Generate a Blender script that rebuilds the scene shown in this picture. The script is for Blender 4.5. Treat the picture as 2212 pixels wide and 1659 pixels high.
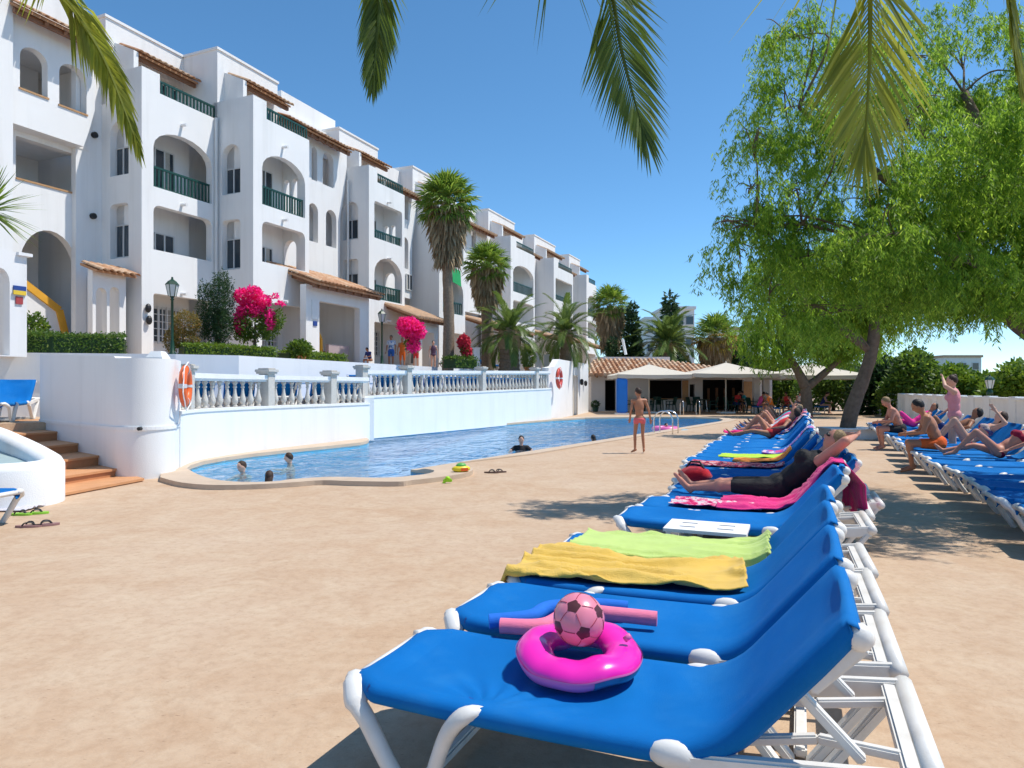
import bpy, bmesh, math, random
import numpy as np
from mathutils import Vector, Matrix, noise
from mathutils.geometry import tessellate_polygon
R = math.radians
sc = bpy.context.scene
for o in list(bpy.data.objects):
    bpy.data.objects.remove(o)
C = sc.collection
# ------------------------------------------------------------ camera
F, CX, CY, H = 1480.0, 1106.0, 834.0, 1.5
cam = bpy.data.cameras.new('camera'); camo = bpy.data.objects.new('camera', cam); C.objects.link(camo)
camo.location = (0, 0, H); camo.rotation_euler = (R(90), 0, 0)
cam.sensor_width = 36; cam.lens = 36 * F / 2212; cam.shift_y = (CY - 829.5) / 2212
cam.clip_start = 0.05; cam.clip_end = 3000
sc.camera = camo
# ------------------------------------------------------------ light
SUN_EL, SUN_AZ = 62.0, 85.0            # azimuth clockwise from +Y
w = bpy.data.worlds.new('World'); sc.world = w; w.use_nodes = True
wn = w.node_tree.nodes; wl = w.node_tree.links
sky = wn.new('ShaderNodeTexSky'); sky.sky_type = 'NISHITA'; sky.sun_disc = False
sky.sun_elevation = R(SUN_EL); sky.sun_rotation = R(SUN_AZ)
sky.altitude = 2000; sky.air_density = 1.0; sky.dust_density = 0.0; sky.ozone_density = 6.0
bg = wn['Background']; bg.inputs['Strength'].default_value = 0.15
hsw = wn.new('ShaderNodeHueSaturation'); hsw.inputs['Saturation'].default_value = 1.10; hsw.inputs['Hue'].default_value = .49
wl.new(sky.outputs['Color'], hsw.inputs['Color']); wl.new(hsw.outputs['Color'], bg.inputs['Color'])
sd = bpy.data.lights.new('sun', 'SUN'); sd.energy = 4.0; sd.angle = R(0.5); sd.color = (1.0, 0.95, 0.87)
so = bpy.data.objects.new('sun', sd); C.objects.link(so)
tos = Vector((math.sin(R(SUN_AZ)) * math.cos(R(SUN_EL)), math.cos(R(SUN_AZ)) * math.cos(R(SUN_EL)), math.sin(R(SUN_EL))))
so.rotation_euler = tos.to_track_quat('Z', 'Y').to_euler(); so.location = (20, 0, 40)
vs = sc.view_settings; vs.view_transform = 'Standard'; vs.look = 'None'; vs.exposure = 0.34; vs.gamma = 1; vs.use_curve_mapping = False

# ------------------------------------------------------------ survey helpers (measured points -> metres)
def G(px, py, z=0.0):
    Y = (H - z) * F / (py - CY); return Vector(((px - CX) / F * Y, Y, z))
def A(px, py, Y):
    return Vector(((px - CX) / F * Y, Y, H - (py - CY) / F * Y))
def PX(p): return CX + F * p[0] / p[1]
US, UC = 0.3907, 0.9205                 # facade direction u = (US, UC); local y of the building = distance behind the camera line
def sAt(px, d):
    t = (px - CX) / F; return d * (UC + US * t) / (US - UC * t)
def zAt(px, py, d):
    s = sAt(px, d); return H - (py - CY) / F * (UC * s + US * d)
def W(s, d, z=0.0): return Vector((US * s - UC * d, UC * s + US * d, z))
FACADE_ROT = math.atan2(UC, US)

# ------------------------------------------------------------ object helpers
def tag(o, label=None, cat=None, group=None, kind=None):
    if label: o['label'] = label
    if cat: o['category'] = cat
    if group: o['group'] = group
    if kind: o['kind'] = kind
    return o
def empty(name, loc=(0, 0, 0), rz=0.0, label=None, cat=None, group=None):
    o = bpy.data.objects.new(name, None); C.objects.link(o); o.location = loc; o.rotation_euler = (0, 0, rz)
    o.empty_display_size = 0.1
    return tag(o, label, cat, group)
def link_mesh(name, me, parent=None):
    o = bpy.data.objects.new(name, me); C.objects.link(o)
    if parent is not None: o.parent = parent
    return o
def copy_tree(o, parent=None):
    c = o.copy(); C.objects.link(c); c.parent = parent
    for ch in list(o.children): copy_tree(ch, c)
    return c

class MB:
    def __init__(s): s.v = []; s.f = []; s.mi = []; s.cur = 0
    def add(s, vs_, fs):
        b = len(s.v); s.v.extend([tuple(p) for p in vs_])
        for f in fs: s.f.append(tuple(i + b for i in f)); s.mi.append(s.cur)
        return s
    def box(s, x0, x1, y0, y1, z0, z1):
        return s.add([(x0,y0,z0),(x1,y0,z0),(x1,y1,z0),(x0,y1,z0),(x0,y0,z1),(x1,y0,z1),(x1,y1,z1),(x0,y1,z1)],
                     [(3,2,1,0),(4,5,6,7),(0,1,5,4),(1,2,6,5),(2,3,7,6),(3,0,4,7)])
    def beam(s, p, q, w_, h_, up=(0,0,1)):
        p = Vector(p); q = Vector(q); d = (q - p).normalized(); up = Vector(up)
        if abs(d.dot(up)) > .98: up = Vector((1,0,0))
        x = d.cross(up).normalized() * w_ / 2; y = x.cross(d).normalized() * h_ / 2
        return s.add([p-x-y,p+x-y,p+x+y,p-x+y,q-x-y,q+x-y,q+x+y,q-x+y],
                     [(0,1,2,3),(7,6,5,4),(1,0,4,5),(2,1,5,6),(3,2,6,7),(0,3,7,4)])
    def tube(s, path, rad, n=8, flat=1.0, caps=True, up=None):
        P = [Vector(p) for p in path]; m = len(P)
        if not hasattr(rad, '__len__'): rad = [rad] * m
        vs_ = []; ref = None
        for i in range(m):
            d = (P[min(i+1,m-1)] - P[max(i-1,0)]).normalized()
            if ref is None:
                ref = Vector(up) if up else (Vector((0,0,1)) if abs(d.z) < .9 else Vector((0,1,0)))
            x = d.cross(ref)
            if x.length < 1e-5: x = d.cross(Vector((1,0.1,0)))
            x.normalize(); y = x.cross(d).normalized(); ref = y
            for k in range(n):
                a = 2*math.pi*k/n; vs_.append(P[i] + x*math.cos(a)*rad[i] + y*math.sin(a)*rad[i]*flat)
        fs = []
        for i in range(m-1):
            for k in range(n):
                k2 = (k+1) % n; fs.append((i*n+k, i*n+k2, (i+1)*n+k2, (i+1)*n+k))
        if caps:
            fs.append(tuple(range(n-1,-1,-1))); fs.append(tuple((m-1)*n+k for k in range(n)))
        return s.add(vs_, fs)
    def lathe(s, prof, n=12, c=(0,0,0), square=False):
        vs_ = []; c = Vector(c)
        for r, z in prof:
            for k in range(n):
                a = 2*math.pi*(k+.5)/n
                vs_.append((c.x+r*math.cos(a), c.y+r*math.sin(a), c.z+z))
        fs = []
        for i in range(len(prof)-1):
            for k in range(n):
                k2 = (k+1)%n; fs.append((i*n+k, i*n+k2, (i+1)*n+k2, (i+1)*n+k))
        fs.append(tuple(range(n-1,-1,-1))); fs.append(tuple((len(prof)-1)*n+k for k in range(n)))
        return s.add(vs_, fs)
    def ell(s, c, ax, n=12, m=8):
        c = Vector(c); X, Y_, Z = [Vector(a) for a in ax]; vs_ = [c - Z]; fs = []
        for j in range(1, m):
            th = math.pi*j/m - math.pi/2
            for k in range(n):
                a = 2*math.pi*k/n
                vs_.append(c + X*math.cos(a)*math.cos(th) + Y_*math.sin(a)*math.cos(th) + Z*math.sin(th))
        vs_.append(c + Z); top = len(vs_)-1
        for k in range(n):
            k2 = (k+1)%n; fs.append((0, 1+k2, 1+k)); fs.append((top, 1+(m-2)*n+k, 1+(m-2)*n+k2))
        for j in range(m-2):
            for k in range(n):
                k2=(k+1)%n; fs.append((1+j*n+k,1+j*n+k2,1+(j+1)*n+k2,1+(j+1)*n+k))
        return s.add(vs_, fs)
    def cap(s, p, q, r0, r1, n=10):
        p = Vector(p); q = Vector(q); d = (q-p)
        if d.length < 1e-6: d = Vector((0,0,1e-4))
        d.normalize(); path = []; rad = []
        for a in (85,60,30): path.append(p - d*r0*math.sin(R(a))); rad.append(r0*math.cos(R(a)))
        path.append(p); rad.append(r0); path.append((p+q)/2); rad.append((r0+r1)/2); path.append(q); rad.append(r1)
        for a in (30,60,85): path.append(q + d*r1*math.sin(R(a))); rad.append(r1*math.cos(R(a)))
        ref = Vector((0,0,1)) if abs(d.z)<.9 else Vector((0,1,0))
        return s.tube(path, rad, n, up=ref)
    def grid(s, rows):
        n = len(rows[0]); vs_ = [p for r in rows for p in r]; fs = []
        for i in range(len(rows)-1):
            for k in range(n-1): fs.append((i*n+k, i*n+k+1, (i+1)*n+k+1, (i+1)*n+k))
        return s.add(vs_, fs)
    def poly_prism(s, outer, holes, f0, f1):
        """outer / holes: 2-D loops; f0(a,b), f1(a,b) map to the two faces."""
        loops = [outer] + list(holes); flat = [p for l in loops for p in l]
        tris = tessellate_polygon([[Vector((a,b,0)) for a,b in l] for l in loops])
        n = len(flat); vs_ = [f0(*p) for p in flat] + [f1(*p) for p in flat]; fs = []
        for t in tris: fs.append((t[0],t[1],t[2])); fs.append((t[2]+n,t[1]+n,t[0]+n))
        b = 0
        for l in loops:
            m = len(l)
            for i in range(m): j=(i+1)%m; fs.append((b+i,b+j,n+b+j,n+b+i))
            b += m
        return s.add(vs_, fs)
    def mesh(s, name, mats, smooth=False, recalc=True, bevel=0):
        me = bpy.data.meshes.new(name); me.from_pydata(s.v, [], s.f)
        if not isinstance(mats, (list, tuple)): mats = [mats]
        for m in mats: me.materials.append(m)
        if len(mats) > 1: me.polygons.foreach_set('material_index', s.mi)
        if recalc or bevel:
            bm = bmesh.new(); bm.from_mesh(me)
            if bevel:
                bmesh.ops.remove_doubles(bm, verts=bm.verts, dist=1e-5)
                bmesh.ops.bevel(bm, geom=[e for e in bm.edges if e.is_manifold and e.calc_face_angle(0) > .6], offset=bevel, segments=2, affect='EDGES', clamp_overlap=True)
            bmesh.ops.recalc_face_normals(bm, faces=bm.faces); bm.to_mesh(me); bm.free()
        if smooth: me.polygons.foreach_set('use_smooth', [True]*len(me.polygons))
        me.update(); return me
    def build(s, name, mats, parent=None, smooth=False, bevel=0, auto=False):
        me = s.mesh(name, mats, smooth, bevel=bevel)
        if auto: me.shade_auto(auto) if hasattr(me,'shade_auto') else None
        return link_mesh(name, me, parent)

def np_mesh(name, verts, mat, nper=4):
    """verts: (N*nper, 3) array, N faces of nper corners."""
    N = len(verts)//nper; me = bpy.data.meshes.new(name)
    me.vertices.add(len(verts)); me.vertices.foreach_set('co', np.asarray(verts, np.float32).ravel())
    me.loops.add(len(verts)); me.loops.foreach_set('vertex_index', np.arange(len(verts), dtype=np.int32))
    me.polygons.add(N); me.polygons.foreach_set('loop_start', np.arange(0, len(verts), nper, dtype=np.int32))
    me.materials.append(mat); me.update(calc_edges=True); return me

def catmull(pts, n=8):
    P = [Vector(p) for p in pts]; out = []
    for i in range(len(P)-1):
        p0 = P[max(i-1,0)]; p1 = P[i]; p2 = P[i+1]; p3 = P[min(i+2,len(P)-1)]
        for k in range(n):
            t = k/n
            out.append(.5*((2*p1)+(p2-p0)*t+(2*p0-5*p1+4*p2-p3)*t*t+(3*p1-p0-3*p2+p3)*t**3))
    out.append(P[-1]); return out
def offset_path(P, d, closed=False):
    """2-D offset to the left of travel."""
    out = []; n = len(P)
    for i in range(n):
        if closed: a = P[(i-1)%n]; b = P[(i+1)%n]
        else: a = P[max(i-1,0)]; b = P[min(i+1,n-1)]
        t = Vector((b[0]-a[0], b[1]-a[1])).normalized(); out.append(Vector((P[i][0]-t.y*d, P[i][1]+t.x*d, 0)))
    return out
def strip_wall(mb, L, Rr, z0, z1, z0b=None, z1b=None):
    """closed wall between left and right paths; heights may be lists."""
    n = len(L); g = lambda z, i: z[i] if hasattr(z, '__len__') else z
    vs_ = []
    for i in range(n):
        vs_ += [(L[i][0],L[i][1],g(z0,i)),(Rr[i][0],Rr[i][1],g(z0,i)),(Rr[i][0],Rr[i][1],g(z1,i)),(L[i][0],L[i][1],g(z1,i))]
    fs = []
    for i in range(n-1):
        a = i*4; b = a+4
        for k in range(4): k2=(k+1)%4; fs.append((a+k,a+k2,b+k2,b+k))
    fs.append((3,2,1,0)); e=(n-1)*4; fs.append((e,e+1,e+2,e+3))
    mb.add(vs_, fs); return mb

# ------------------------------------------------------------ materials
def rgb(r, g, b):      # sRGB bytes -> linear
    f = lambda c: (c/12.92 if c <= .04045 else ((c+.055)/1.055)**2.4)
    return (f(r/255), f(g/255), f(b/255), 1)
MATS = {}
def mat(name, col, rough=.6, var=.08, scale=4.0, bump=0.0, bscale=60.0, spec=.4, metal=0.0, trans=0.0, dirt=None, dscale=1.5, damt=.5, sheen=0.0, coat=0.0, streak=0):
    m = bpy.data.materials.new(name); m.use_nodes = True; nt = m.node_tree; N = nt.nodes; Lk = nt.links
    b = N['Principled BSDF']; b.inputs['Roughness'].default_value = rough; b.inputs['Metallic'].default_value = metal
    b.inputs['Specular IOR Level'].default_value = spec
    if sheen: b.inputs['Sheen Weight'].default_value = sheen
    if coat: b.inputs['Coat Weight'].default_value = coat
    if len(col) == 3: col = (*col, 1)
    tc = N.new('ShaderNodeTexCoord'); out = None
    if var:
        nz = N.new('ShaderNodeTexNoise'); nz.inputs['Scale'].default_value = scale; nz.inputs['Detail'].default_value = 6
        Lk.new(tc.outputs['Object'], nz.inputs['Vector'])
        mx = N.new('ShaderNodeMix'); mx.data_type = 'RGBA'
        mx.inputs['A'].default_value = tuple(c*(1-var*1.6) for c in col[:3])+(1,); mx.inputs['B'].default_value = tuple(min(1,c*(1+var*1.2)) for c in col[:3])+(1,)
        Lk.new(nz.outputs['Fac'], mx.inputs['Factor']); out = mx.outputs['Result']
        if dirt:
            n2 = N.new('ShaderNodeTexNoise'); n2.inputs['Scale'].default_value = dscale; n2.inputs['Detail'].default_value = 9; n2.inputs['Roughness'].default_value=.65
            if streak:
                mp = N.new('ShaderNodeMapping'); mp.inputs['Scale'].default_value = (streak, streak, .16); Lk.new(tc.outputs['Object'], mp.inputs['Vector']); Lk.new(mp.outputs['Vector'], n2.inputs['Vector'])
            else: Lk.new(tc.outputs['Object'], n2.inputs['Vector'])
            rp = N.new('ShaderNodeMapRange'); rp.inputs['From Min'].default_value=.5; rp.inputs['From Max'].default_value=.75; rp.inputs['To Max'].default_value=damt
            Lk.new(n2.outputs['Fac'], rp.inputs['Value'])
            m2 = N.new('ShaderNodeMix'); m2.data_type='RGBA'; Lk.new(rp.outputs['Result'], m2.inputs['Factor']); Lk.new(out, m2.inputs['A']); m2.inputs['B'].default_value=(*dirt[:3],1)
            out = m2.outputs['Result']
        Lk.new(out, b.inputs['Base Color'])
    else: b.inputs['Base Color'].default_value = col
    if bump:
        n3 = N.new('ShaderNodeTexNoise'); n3.inputs['Scale'].default_value = bscale; n3.inputs['Detail'].default_value = 5
        Lk.new(tc.outputs['Object'], n3.inputs['Vector'])
        bp = N.new('ShaderNodeBump'); bp.inputs['Strength'].default_value = bump; bp.inputs['Distance'].default_value = .02
        Lk.new(n3.outputs['Fac'], bp.inputs['Height']); Lk.new(bp.outputs['Normal'], b.inputs['Normal'])
    MATS[name] = m; return m
def leafmat(name, c1, c2, trans=.45, rough=.5, c3=None):
    m = bpy.data.materials.new(name); m.use_nodes = True; nt = m.node_tree; N = nt.nodes; Lk = nt.links
    N.remove(N['Principled BSDF']); out = N['Material Output']
    g = N.new('ShaderNodeNewGeometry'); rp = N.new('ShaderNodeValToRGB')
    rp.color_ramp.elements[0].color = (*c1[:3],1); rp.color_ramp.elements[1].color = (*c2[:3],1)
    if c3: e = rp.color_ramp.elements.new(.9); e.color = (*c2[:3],1); rp.color_ramp.elements[2].color = (*c3[:3],1)
    Lk.new(g.outputs['Random Per Island'], rp.inputs['Fac'])
    d = N.new('ShaderNodeBsdfPrincipled'); d.inputs['Roughness'].default_value = rough; d.inputs['Specular IOR Level'].default_value = .35
    t = N.new('ShaderNodeBsdfTranslucent'); mx = N.new('ShaderNodeMixShader'); mx.inputs['Fac'].default_value = trans
    Lk.new(rp.outputs['Color'], d.inputs['Base Color'])
    hs = N.new('ShaderNodeHueSaturation'); hs.inputs['Value'].default_value = 2.0; hs.inputs['Hue'].default_value=.485; Lk.new(rp.outputs['Color'], hs.inputs['Color'])
    Lk.new(hs.outputs['Color'], t.inputs['Color'])
    Lk.new(d.outputs[0], mx.inputs[1]); Lk.new(t.outputs[0], mx.inputs[2]); Lk.new(mx.outputs[0], out.inputs['Surface'])
    MATS[name] = m; return m

M_white = mat('white_render', (.80,.79,.775), .75, .03, 1.2, .25, 90, .25, dirt=(.52,.50,.47), dscale=1.1, damt=.30, streak=2.2)
M_wall = mat('white_wall', (.80,.80,.79), .7, .03, 1.5, .2, 70, .25, dirt=(.55,.55,.54), dscale=1.2, damt=.26, streak=2.0)
M_stone = mat('cast_stone', (.58,.55,.50), .8, .12, 14, .5, 60, .25, dirt=(.36,.33,.28), dscale=5, damt=.6)
M_plastic = mat('white_plastic', (.74,.72,.68), .38, .05, 9, .05, 120, .45, dirt=(.50,.44,.36), dscale=7, damt=.35)
M_green = mat('green_paint', rgb(22,70,62), .45, .15, 6)
M_lampgreen = mat('lamp_green', rgb(20,60,42), .4, .15, 6)
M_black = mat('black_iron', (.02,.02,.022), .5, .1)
M_tile = mat('terracotta_tile', (.50,.27,.15), .8, .3, 3.5, .3, 80, .2, dirt=(.22,.12,.08), dscale=4, damt=.6)
M_tile2 = mat('terracotta_tile_pale', (.60,.40,.26), .8, .25, 3.5, .3, 80, .2, dirt=(.25,.17,.12), dscale=5, damt=.6)
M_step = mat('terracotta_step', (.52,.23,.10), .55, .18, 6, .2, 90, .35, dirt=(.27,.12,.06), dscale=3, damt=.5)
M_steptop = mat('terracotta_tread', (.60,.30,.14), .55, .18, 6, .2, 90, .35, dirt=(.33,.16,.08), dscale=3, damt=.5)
M_wood = mat('brown_wood', (.22,.10,.05), .6, .25, 12, .3, 40)
M_wood2 = mat('pale_wood', (.46,.26,.12), .6, .2, 12, .2, 40)
M_yellow = mat('yellow_paint', (.75,.38,.04), .5, .1)
M_glass = mat('window_glass', (.03,.045,.06), .12, .3, 1.5, spec=.8)
M_frame = mat('window_frame', (.62,.63,.63), .5, .05)
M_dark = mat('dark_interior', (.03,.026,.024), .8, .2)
M_curtain = mat('window_curtain', (.42,.40,.36), .9, .25, 25)
M_steel = mat('steel', (.72,.72,.72), .22, .03, metal=1)
M_canvas = mat('cream_canvas', (.60,.55,.47), .85, .05, 3, .15, 30, .1)
M_bark = mat('tree_bark', (.17,.125,.09), .9, .35, 9, 1.0, 22, .15)
M_palmbark = mat('palm_bark', (.24,.18,.125), .9, .35, 14, 1.0, 26, .15)
M_thatch = mat('dry_frond', (.36,.27,.16), .9, .3, 10, .6, 30, .1)
M_shutter = mat('white_shutter', (.72,.72,.70), .6, .04)
M_orange = mat('buoy_orange', (.80,.13,.02), .4, .1, 6)
M_red = mat('buoy_red', (.55,.05,.04), .4, .1)
L_pepper = leafmat('pepper_leaf', (.07,.155,.016), (.20,.34,.035), .6, .5, (.40,.52,.08))
L_pepper2 = leafmat('pepper_leaf_far', (.07,.15,.015), (.20,.33,.03), .6, .5)
L_hedge = leafmat('hedge_leaf', (.035,.085,.012), (.10,.19,.025), .3, .45, (.20,.24,.06))
L_lime = leafmat('lime_hedge_leaf', (.07,.14,.012), (.17,.27,.025), .3, .5)
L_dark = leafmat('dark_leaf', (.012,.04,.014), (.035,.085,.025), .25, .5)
L_topi = leafmat('topiary_leaf', (.09,.09,.02), (.25,.19,.05), .3, .5, (.30,.13,.04))
L_boug = leafmat('bougainvillea_bract', (.55,.015,.13), (.80,.04,.27), .4, .5)
L_shrub = leafmat('shrub_leaf', (.03,.075,.012), (.10,.18,.02), .4, .5, (.22,.30,.04))
L_conif = leafmat('conifer_leaf', (.015,.045,.016), (.045,.09,.028), .2, .6)
L_date = leafmat('date_palm_leaf', (.055,.10,.022), (.15,.22,.045), .3, .4)
L_near = leafmat('frond_leaflet', (.035,.075,.012), (.11,.17,.03), .45, .4)
L_near2 = leafmat('frond_leaflet_yellow', (.12,.16,.02), (.28,.31,.045), .5, .4)
L_fan = leafmat('fan_palm_leaf', (.08,.16,.02), (.22,.31,.045), .4, .4, (.36,.38,.09))
L_yel = leafmat('yellowing_fan_leaf', (.22,.17,.03), (.42,.30,.05), .3, .5)
# ============================================================ ground, deck, pool
def deck_material():
    m = bpy.data.materials.new('stamped_concrete'); m.use_nodes = True; nt = m.node_tree; N = nt.nodes; Lk = nt.links
    b = N['Principled BSDF']; b.inputs['Roughness'].default_value = .72; b.inputs['Specular IOR Level'].default_value = .3
    tc = N.new('ShaderNodeTexCoord')
    def nz(scale, detail, rough=.55, sx=1, sy=1, dist=0):
        mp = N.new('ShaderNodeMapping'); mp.inputs['Scale'].default_value = (sx, sy, 1); Lk.new(tc.outputs['Object'], mp.inputs['Vector'])
        n = N.new('ShaderNodeTexNoise'); n.inputs['Scale'].default_value = scale; n.inputs['Detail'].default_value = detail; n.inputs['Roughness'].default_value = rough; n.inputs['Distortion'].default_value = dist
        Lk.new(mp.outputs['Vector'], n.inputs['Vector']); return n.outputs['Fac']
    def mix(fac, a, bcol, t='MIX'):
        x = N.new('ShaderNodeMix'); x.data_type = 'RGBA'; x.blend_type = t
        if isinstance(fac, float): x.inputs['Factor'].default_value = fac
        else: Lk.new(fac, x.inputs['Factor'])
        for k, c in (('A', a), ('B', bcol)):
            if isinstance(c, tuple): x.inputs[k].default_value = (*c[:3], 1)
            else: Lk.new(c, x.inputs[k])
        return x.outputs['Result']
    def rng(v, a, bb, lo=0., hi=1.):
        r = N.new('ShaderNodeMapRange'); r.inputs['From Min'].default_value = a; r.inputs['From Max'].default_value = bb
        r.inputs['To Min'].default_value = lo; r.inputs['To Max'].default_value = hi; Lk.new(v, r.inputs['Value']); return r.outputs['Result']
    base = mix(rng(nz(.55, 5), .3, .7), (.475,.318,.200), (.53,.395,.280))
    base = mix(rng(nz(2.6, 8, .65, dist=.6), .42, .66, 0, .7), base, (.57,.44,.31))
    base = mix(rng(nz(1.2, 9, .7, dist=1.2), .52, .72, 0, .5), base, (.40,.245,.14))
    base = mix(rng(nz(14, 6, .7), .45, .75, 0, .5), base, (.34,.21,.125))
    base = mix(rng(nz(26, 3, .5, 1, 3), .66, .72, 0, .6), base, (.25,.15,.09))
    vo = N.new('ShaderNodeTexVoronoi'); vo.feature = 'DISTANCE_TO_EDGE'; vo.inputs['Scale'].default_value = .55
    dn = N.new('ShaderNodeTexNoise'); dn.inputs['Scale'].default_value = 1.3; dn.inputs['Detail'].default_value = 5; Lk.new(tc.outputs['Object'], dn.inputs['Vector'])
    vm = N.new('ShaderNodeVectorMath'); vm.operation = 'MULTIPLY_ADD'; vm.inputs[1].default_value = (.9,.9,0); Lk.new(dn.outputs['Color'], vm.inputs[0]); Lk.new(tc.outputs['Object'], vm.inputs[2])
    Lk.new(vm.outputs[0], vo.inputs['Vector'])
    seam = rng(vo.outputs['Distance'], 0, .006, 1, 0)
    sm = N.new('ShaderNodeMath'); sm.operation = 'MULTIPLY'; Lk.new(seam, sm.inputs[0]); Lk.new(rng(nz(.8, 3), .45, .65), sm.inputs[1])
    s2 = N.new('ShaderNodeMath'); s2.operation = 'MULTIPLY'; s2.inputs[1].default_value = .07; Lk.new(sm.outputs[0], s2.inputs[0])
    base = mix(s2.outputs[0], base, (.28,.175,.105)); Lk.new(base, b.inputs['Base Color'])
    hgt = N.new('ShaderNodeMath'); hgt.operation = 'ADD'; Lk.new(nz(5, 8, .6, 1, 2.2, .5), hgt.inputs[0])
    h2 = N.new('ShaderNodeMath'); h2.operation = 'MULTIPLY_ADD'; h2.inputs[1].default_value = .22; Lk.new(nz(70, 4), h2.inputs[0]); Lk.new(hgt.outputs[0], h2.inputs[2])
    h3 = N.new('ShaderNodeMath'); h3.operation = 'MULTIPLY_ADD'; h3.inputs[1].default_value = -.06; Lk.new(sm.outputs[0], h3.inputs[0]); Lk.new(h2.outputs[0], h3.inputs[2])
    hgt.inputs[1].default_value = 0
    bp = N.new('ShaderNodeBump'); bp.inputs['Strength'].default_value = .55; bp.inputs['Distance'].default_value = .02
    Lk.new(h3.outputs[0], bp.inputs['Height']); Lk.new(bp.outputs['Normal'], b.inputs['Normal'])
    return m
M_deck = deck_material()
M_coping = mat('pool_coping', (.55,.43,.32), .7, .1, 3, .3, 60, .3, dirt=(.42,.30,.21), dscale=2.5, damt=.5)
M_terr = mat('terrain', (.16,.17,.09), .9, .3, .05, 0)

pool_px = [(403,1016),(412,1021),(423,1027),(440,1034),(463,1040),(505,1045),(556,1046),(600,1044),(627,1040),(697,1035),(749,1035),(810,1036.5),(861,1035),
           (887,1032),(912,1029.5),(930,1026),(938,1022),(930,1018.5),(887,1013)]
pool = catmull([G(x, y, .04) for x, y in pool_px], 3)
pa, pb = G(887,1013,.04), G(1555,909.5,.04)
for k in range(1, 12): pool.append(pa.lerp(pb, k/11))
pool += [G(x, y, .04) for x, y in [(1563,906.5),(1552,903.5),(1500,901.5),(1400,900.8),(1264,903),(1194,907),(1030,920.5),(889,932),(800,940),(784,941.5),(789,945),
         (797,950),(793,954),(779,957.5),(700,966),(638,972),(590,977),(545,982),(486,990),(440,998),(412,1007)]]
pool2 = [(p.x, p.y) for p in pool]
outer_px = [(346,1041),(392,1053),(463,1058.6),(556,1057),(627,1053),(697,1048),(767,1050),(861,1051),(889,1048),(948,1041),(1006,1031.6),(1022,1022),(1014,1010.5),(983,1003)]
cop = catmull([G(x, y, .0) for x, y in outer_px], 4)
dl = (pb - pa).normalized(); nr = Vector((dl.y, -dl.x, 0))
for k in range(2, 12): cop.append(pa.lerp(pb, k/11) + nr*.36)
ip = len(outer_px) + 10
def P_(px, py, dx, dy): q = G(px, py, .04); return Vector((q.x+dx, q.y+dy, 0))
cop += [P_(1563,906.5,.6,.1), P_(1552,903.5,.6,.5), P_(1500,901.5,0,.8), P_(1400,900.8,0,.8), P_(1264,903,-.3,.8), P_(1194,907,-.55,.45),
        P_(1030,920.5,-.55,.4), P_(889,932,-.55,.4), P_(784,941.5,-.6,.5), P_(779,957.5,-.75,.9), P_(700,966,-.75,.5), P_(638,972,-.75,.35), P_(545,982,-.8,.15), P_(486,990,-.7,.1), P_(440,998,-.6,.0), P_(412,1007,-.5,-.05)]
cop2 = [(p.x, p.y) for p in cop]
mb = MB(); DX0, DX1, DY0, DY1 = -40, 60, -20, 90
def sheet(outer, holes, z):
    loops = [outer]+holes; flat = [p for l in loops for p in l]; m_ = MB()
    m_.add([(a,b,z) for a,b in flat], [tuple(t) for t in tessellate_polygon([[Vector((a,b,0)) for a,b in l] for l in loops])]); return m_
rect = lambda a,b,c,d: [(a,c),(b,c),(b,d),(a,d)]
tag(sheet(rect(DX0,DX1,DY0,DY1), [pool2[::-1]], 0).build('deck', M_deck), kind='structure')
tag(sheet(rect(-1500,1500,-1500,2500), [rect(DX0,DX1,DY0,DY1)[::-1]], -.02).build('ground', M_terr), kind='structure')
# coping: raised on the near lobe, nearly flush along the sunbathing side
def zc(p): return .075 if p[1] < 11.9 and p[0] < -.5 else (.03 if p[0]*dl.y - p[1]*dl.x > pa.x*dl.y - pa.y*dl.x - .6 else .06)
m_ = MB()
CZ = {p: zc(p) for p in cop2 + pool2}
m_.poly_prism(cop2, [pool2[::-1]], lambda a,b: (a,b,-.05), lambda a,b: (a,b,CZ[(a,b)]))
tag(m_.build('pool_coping', M_coping), kind='structure')
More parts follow.
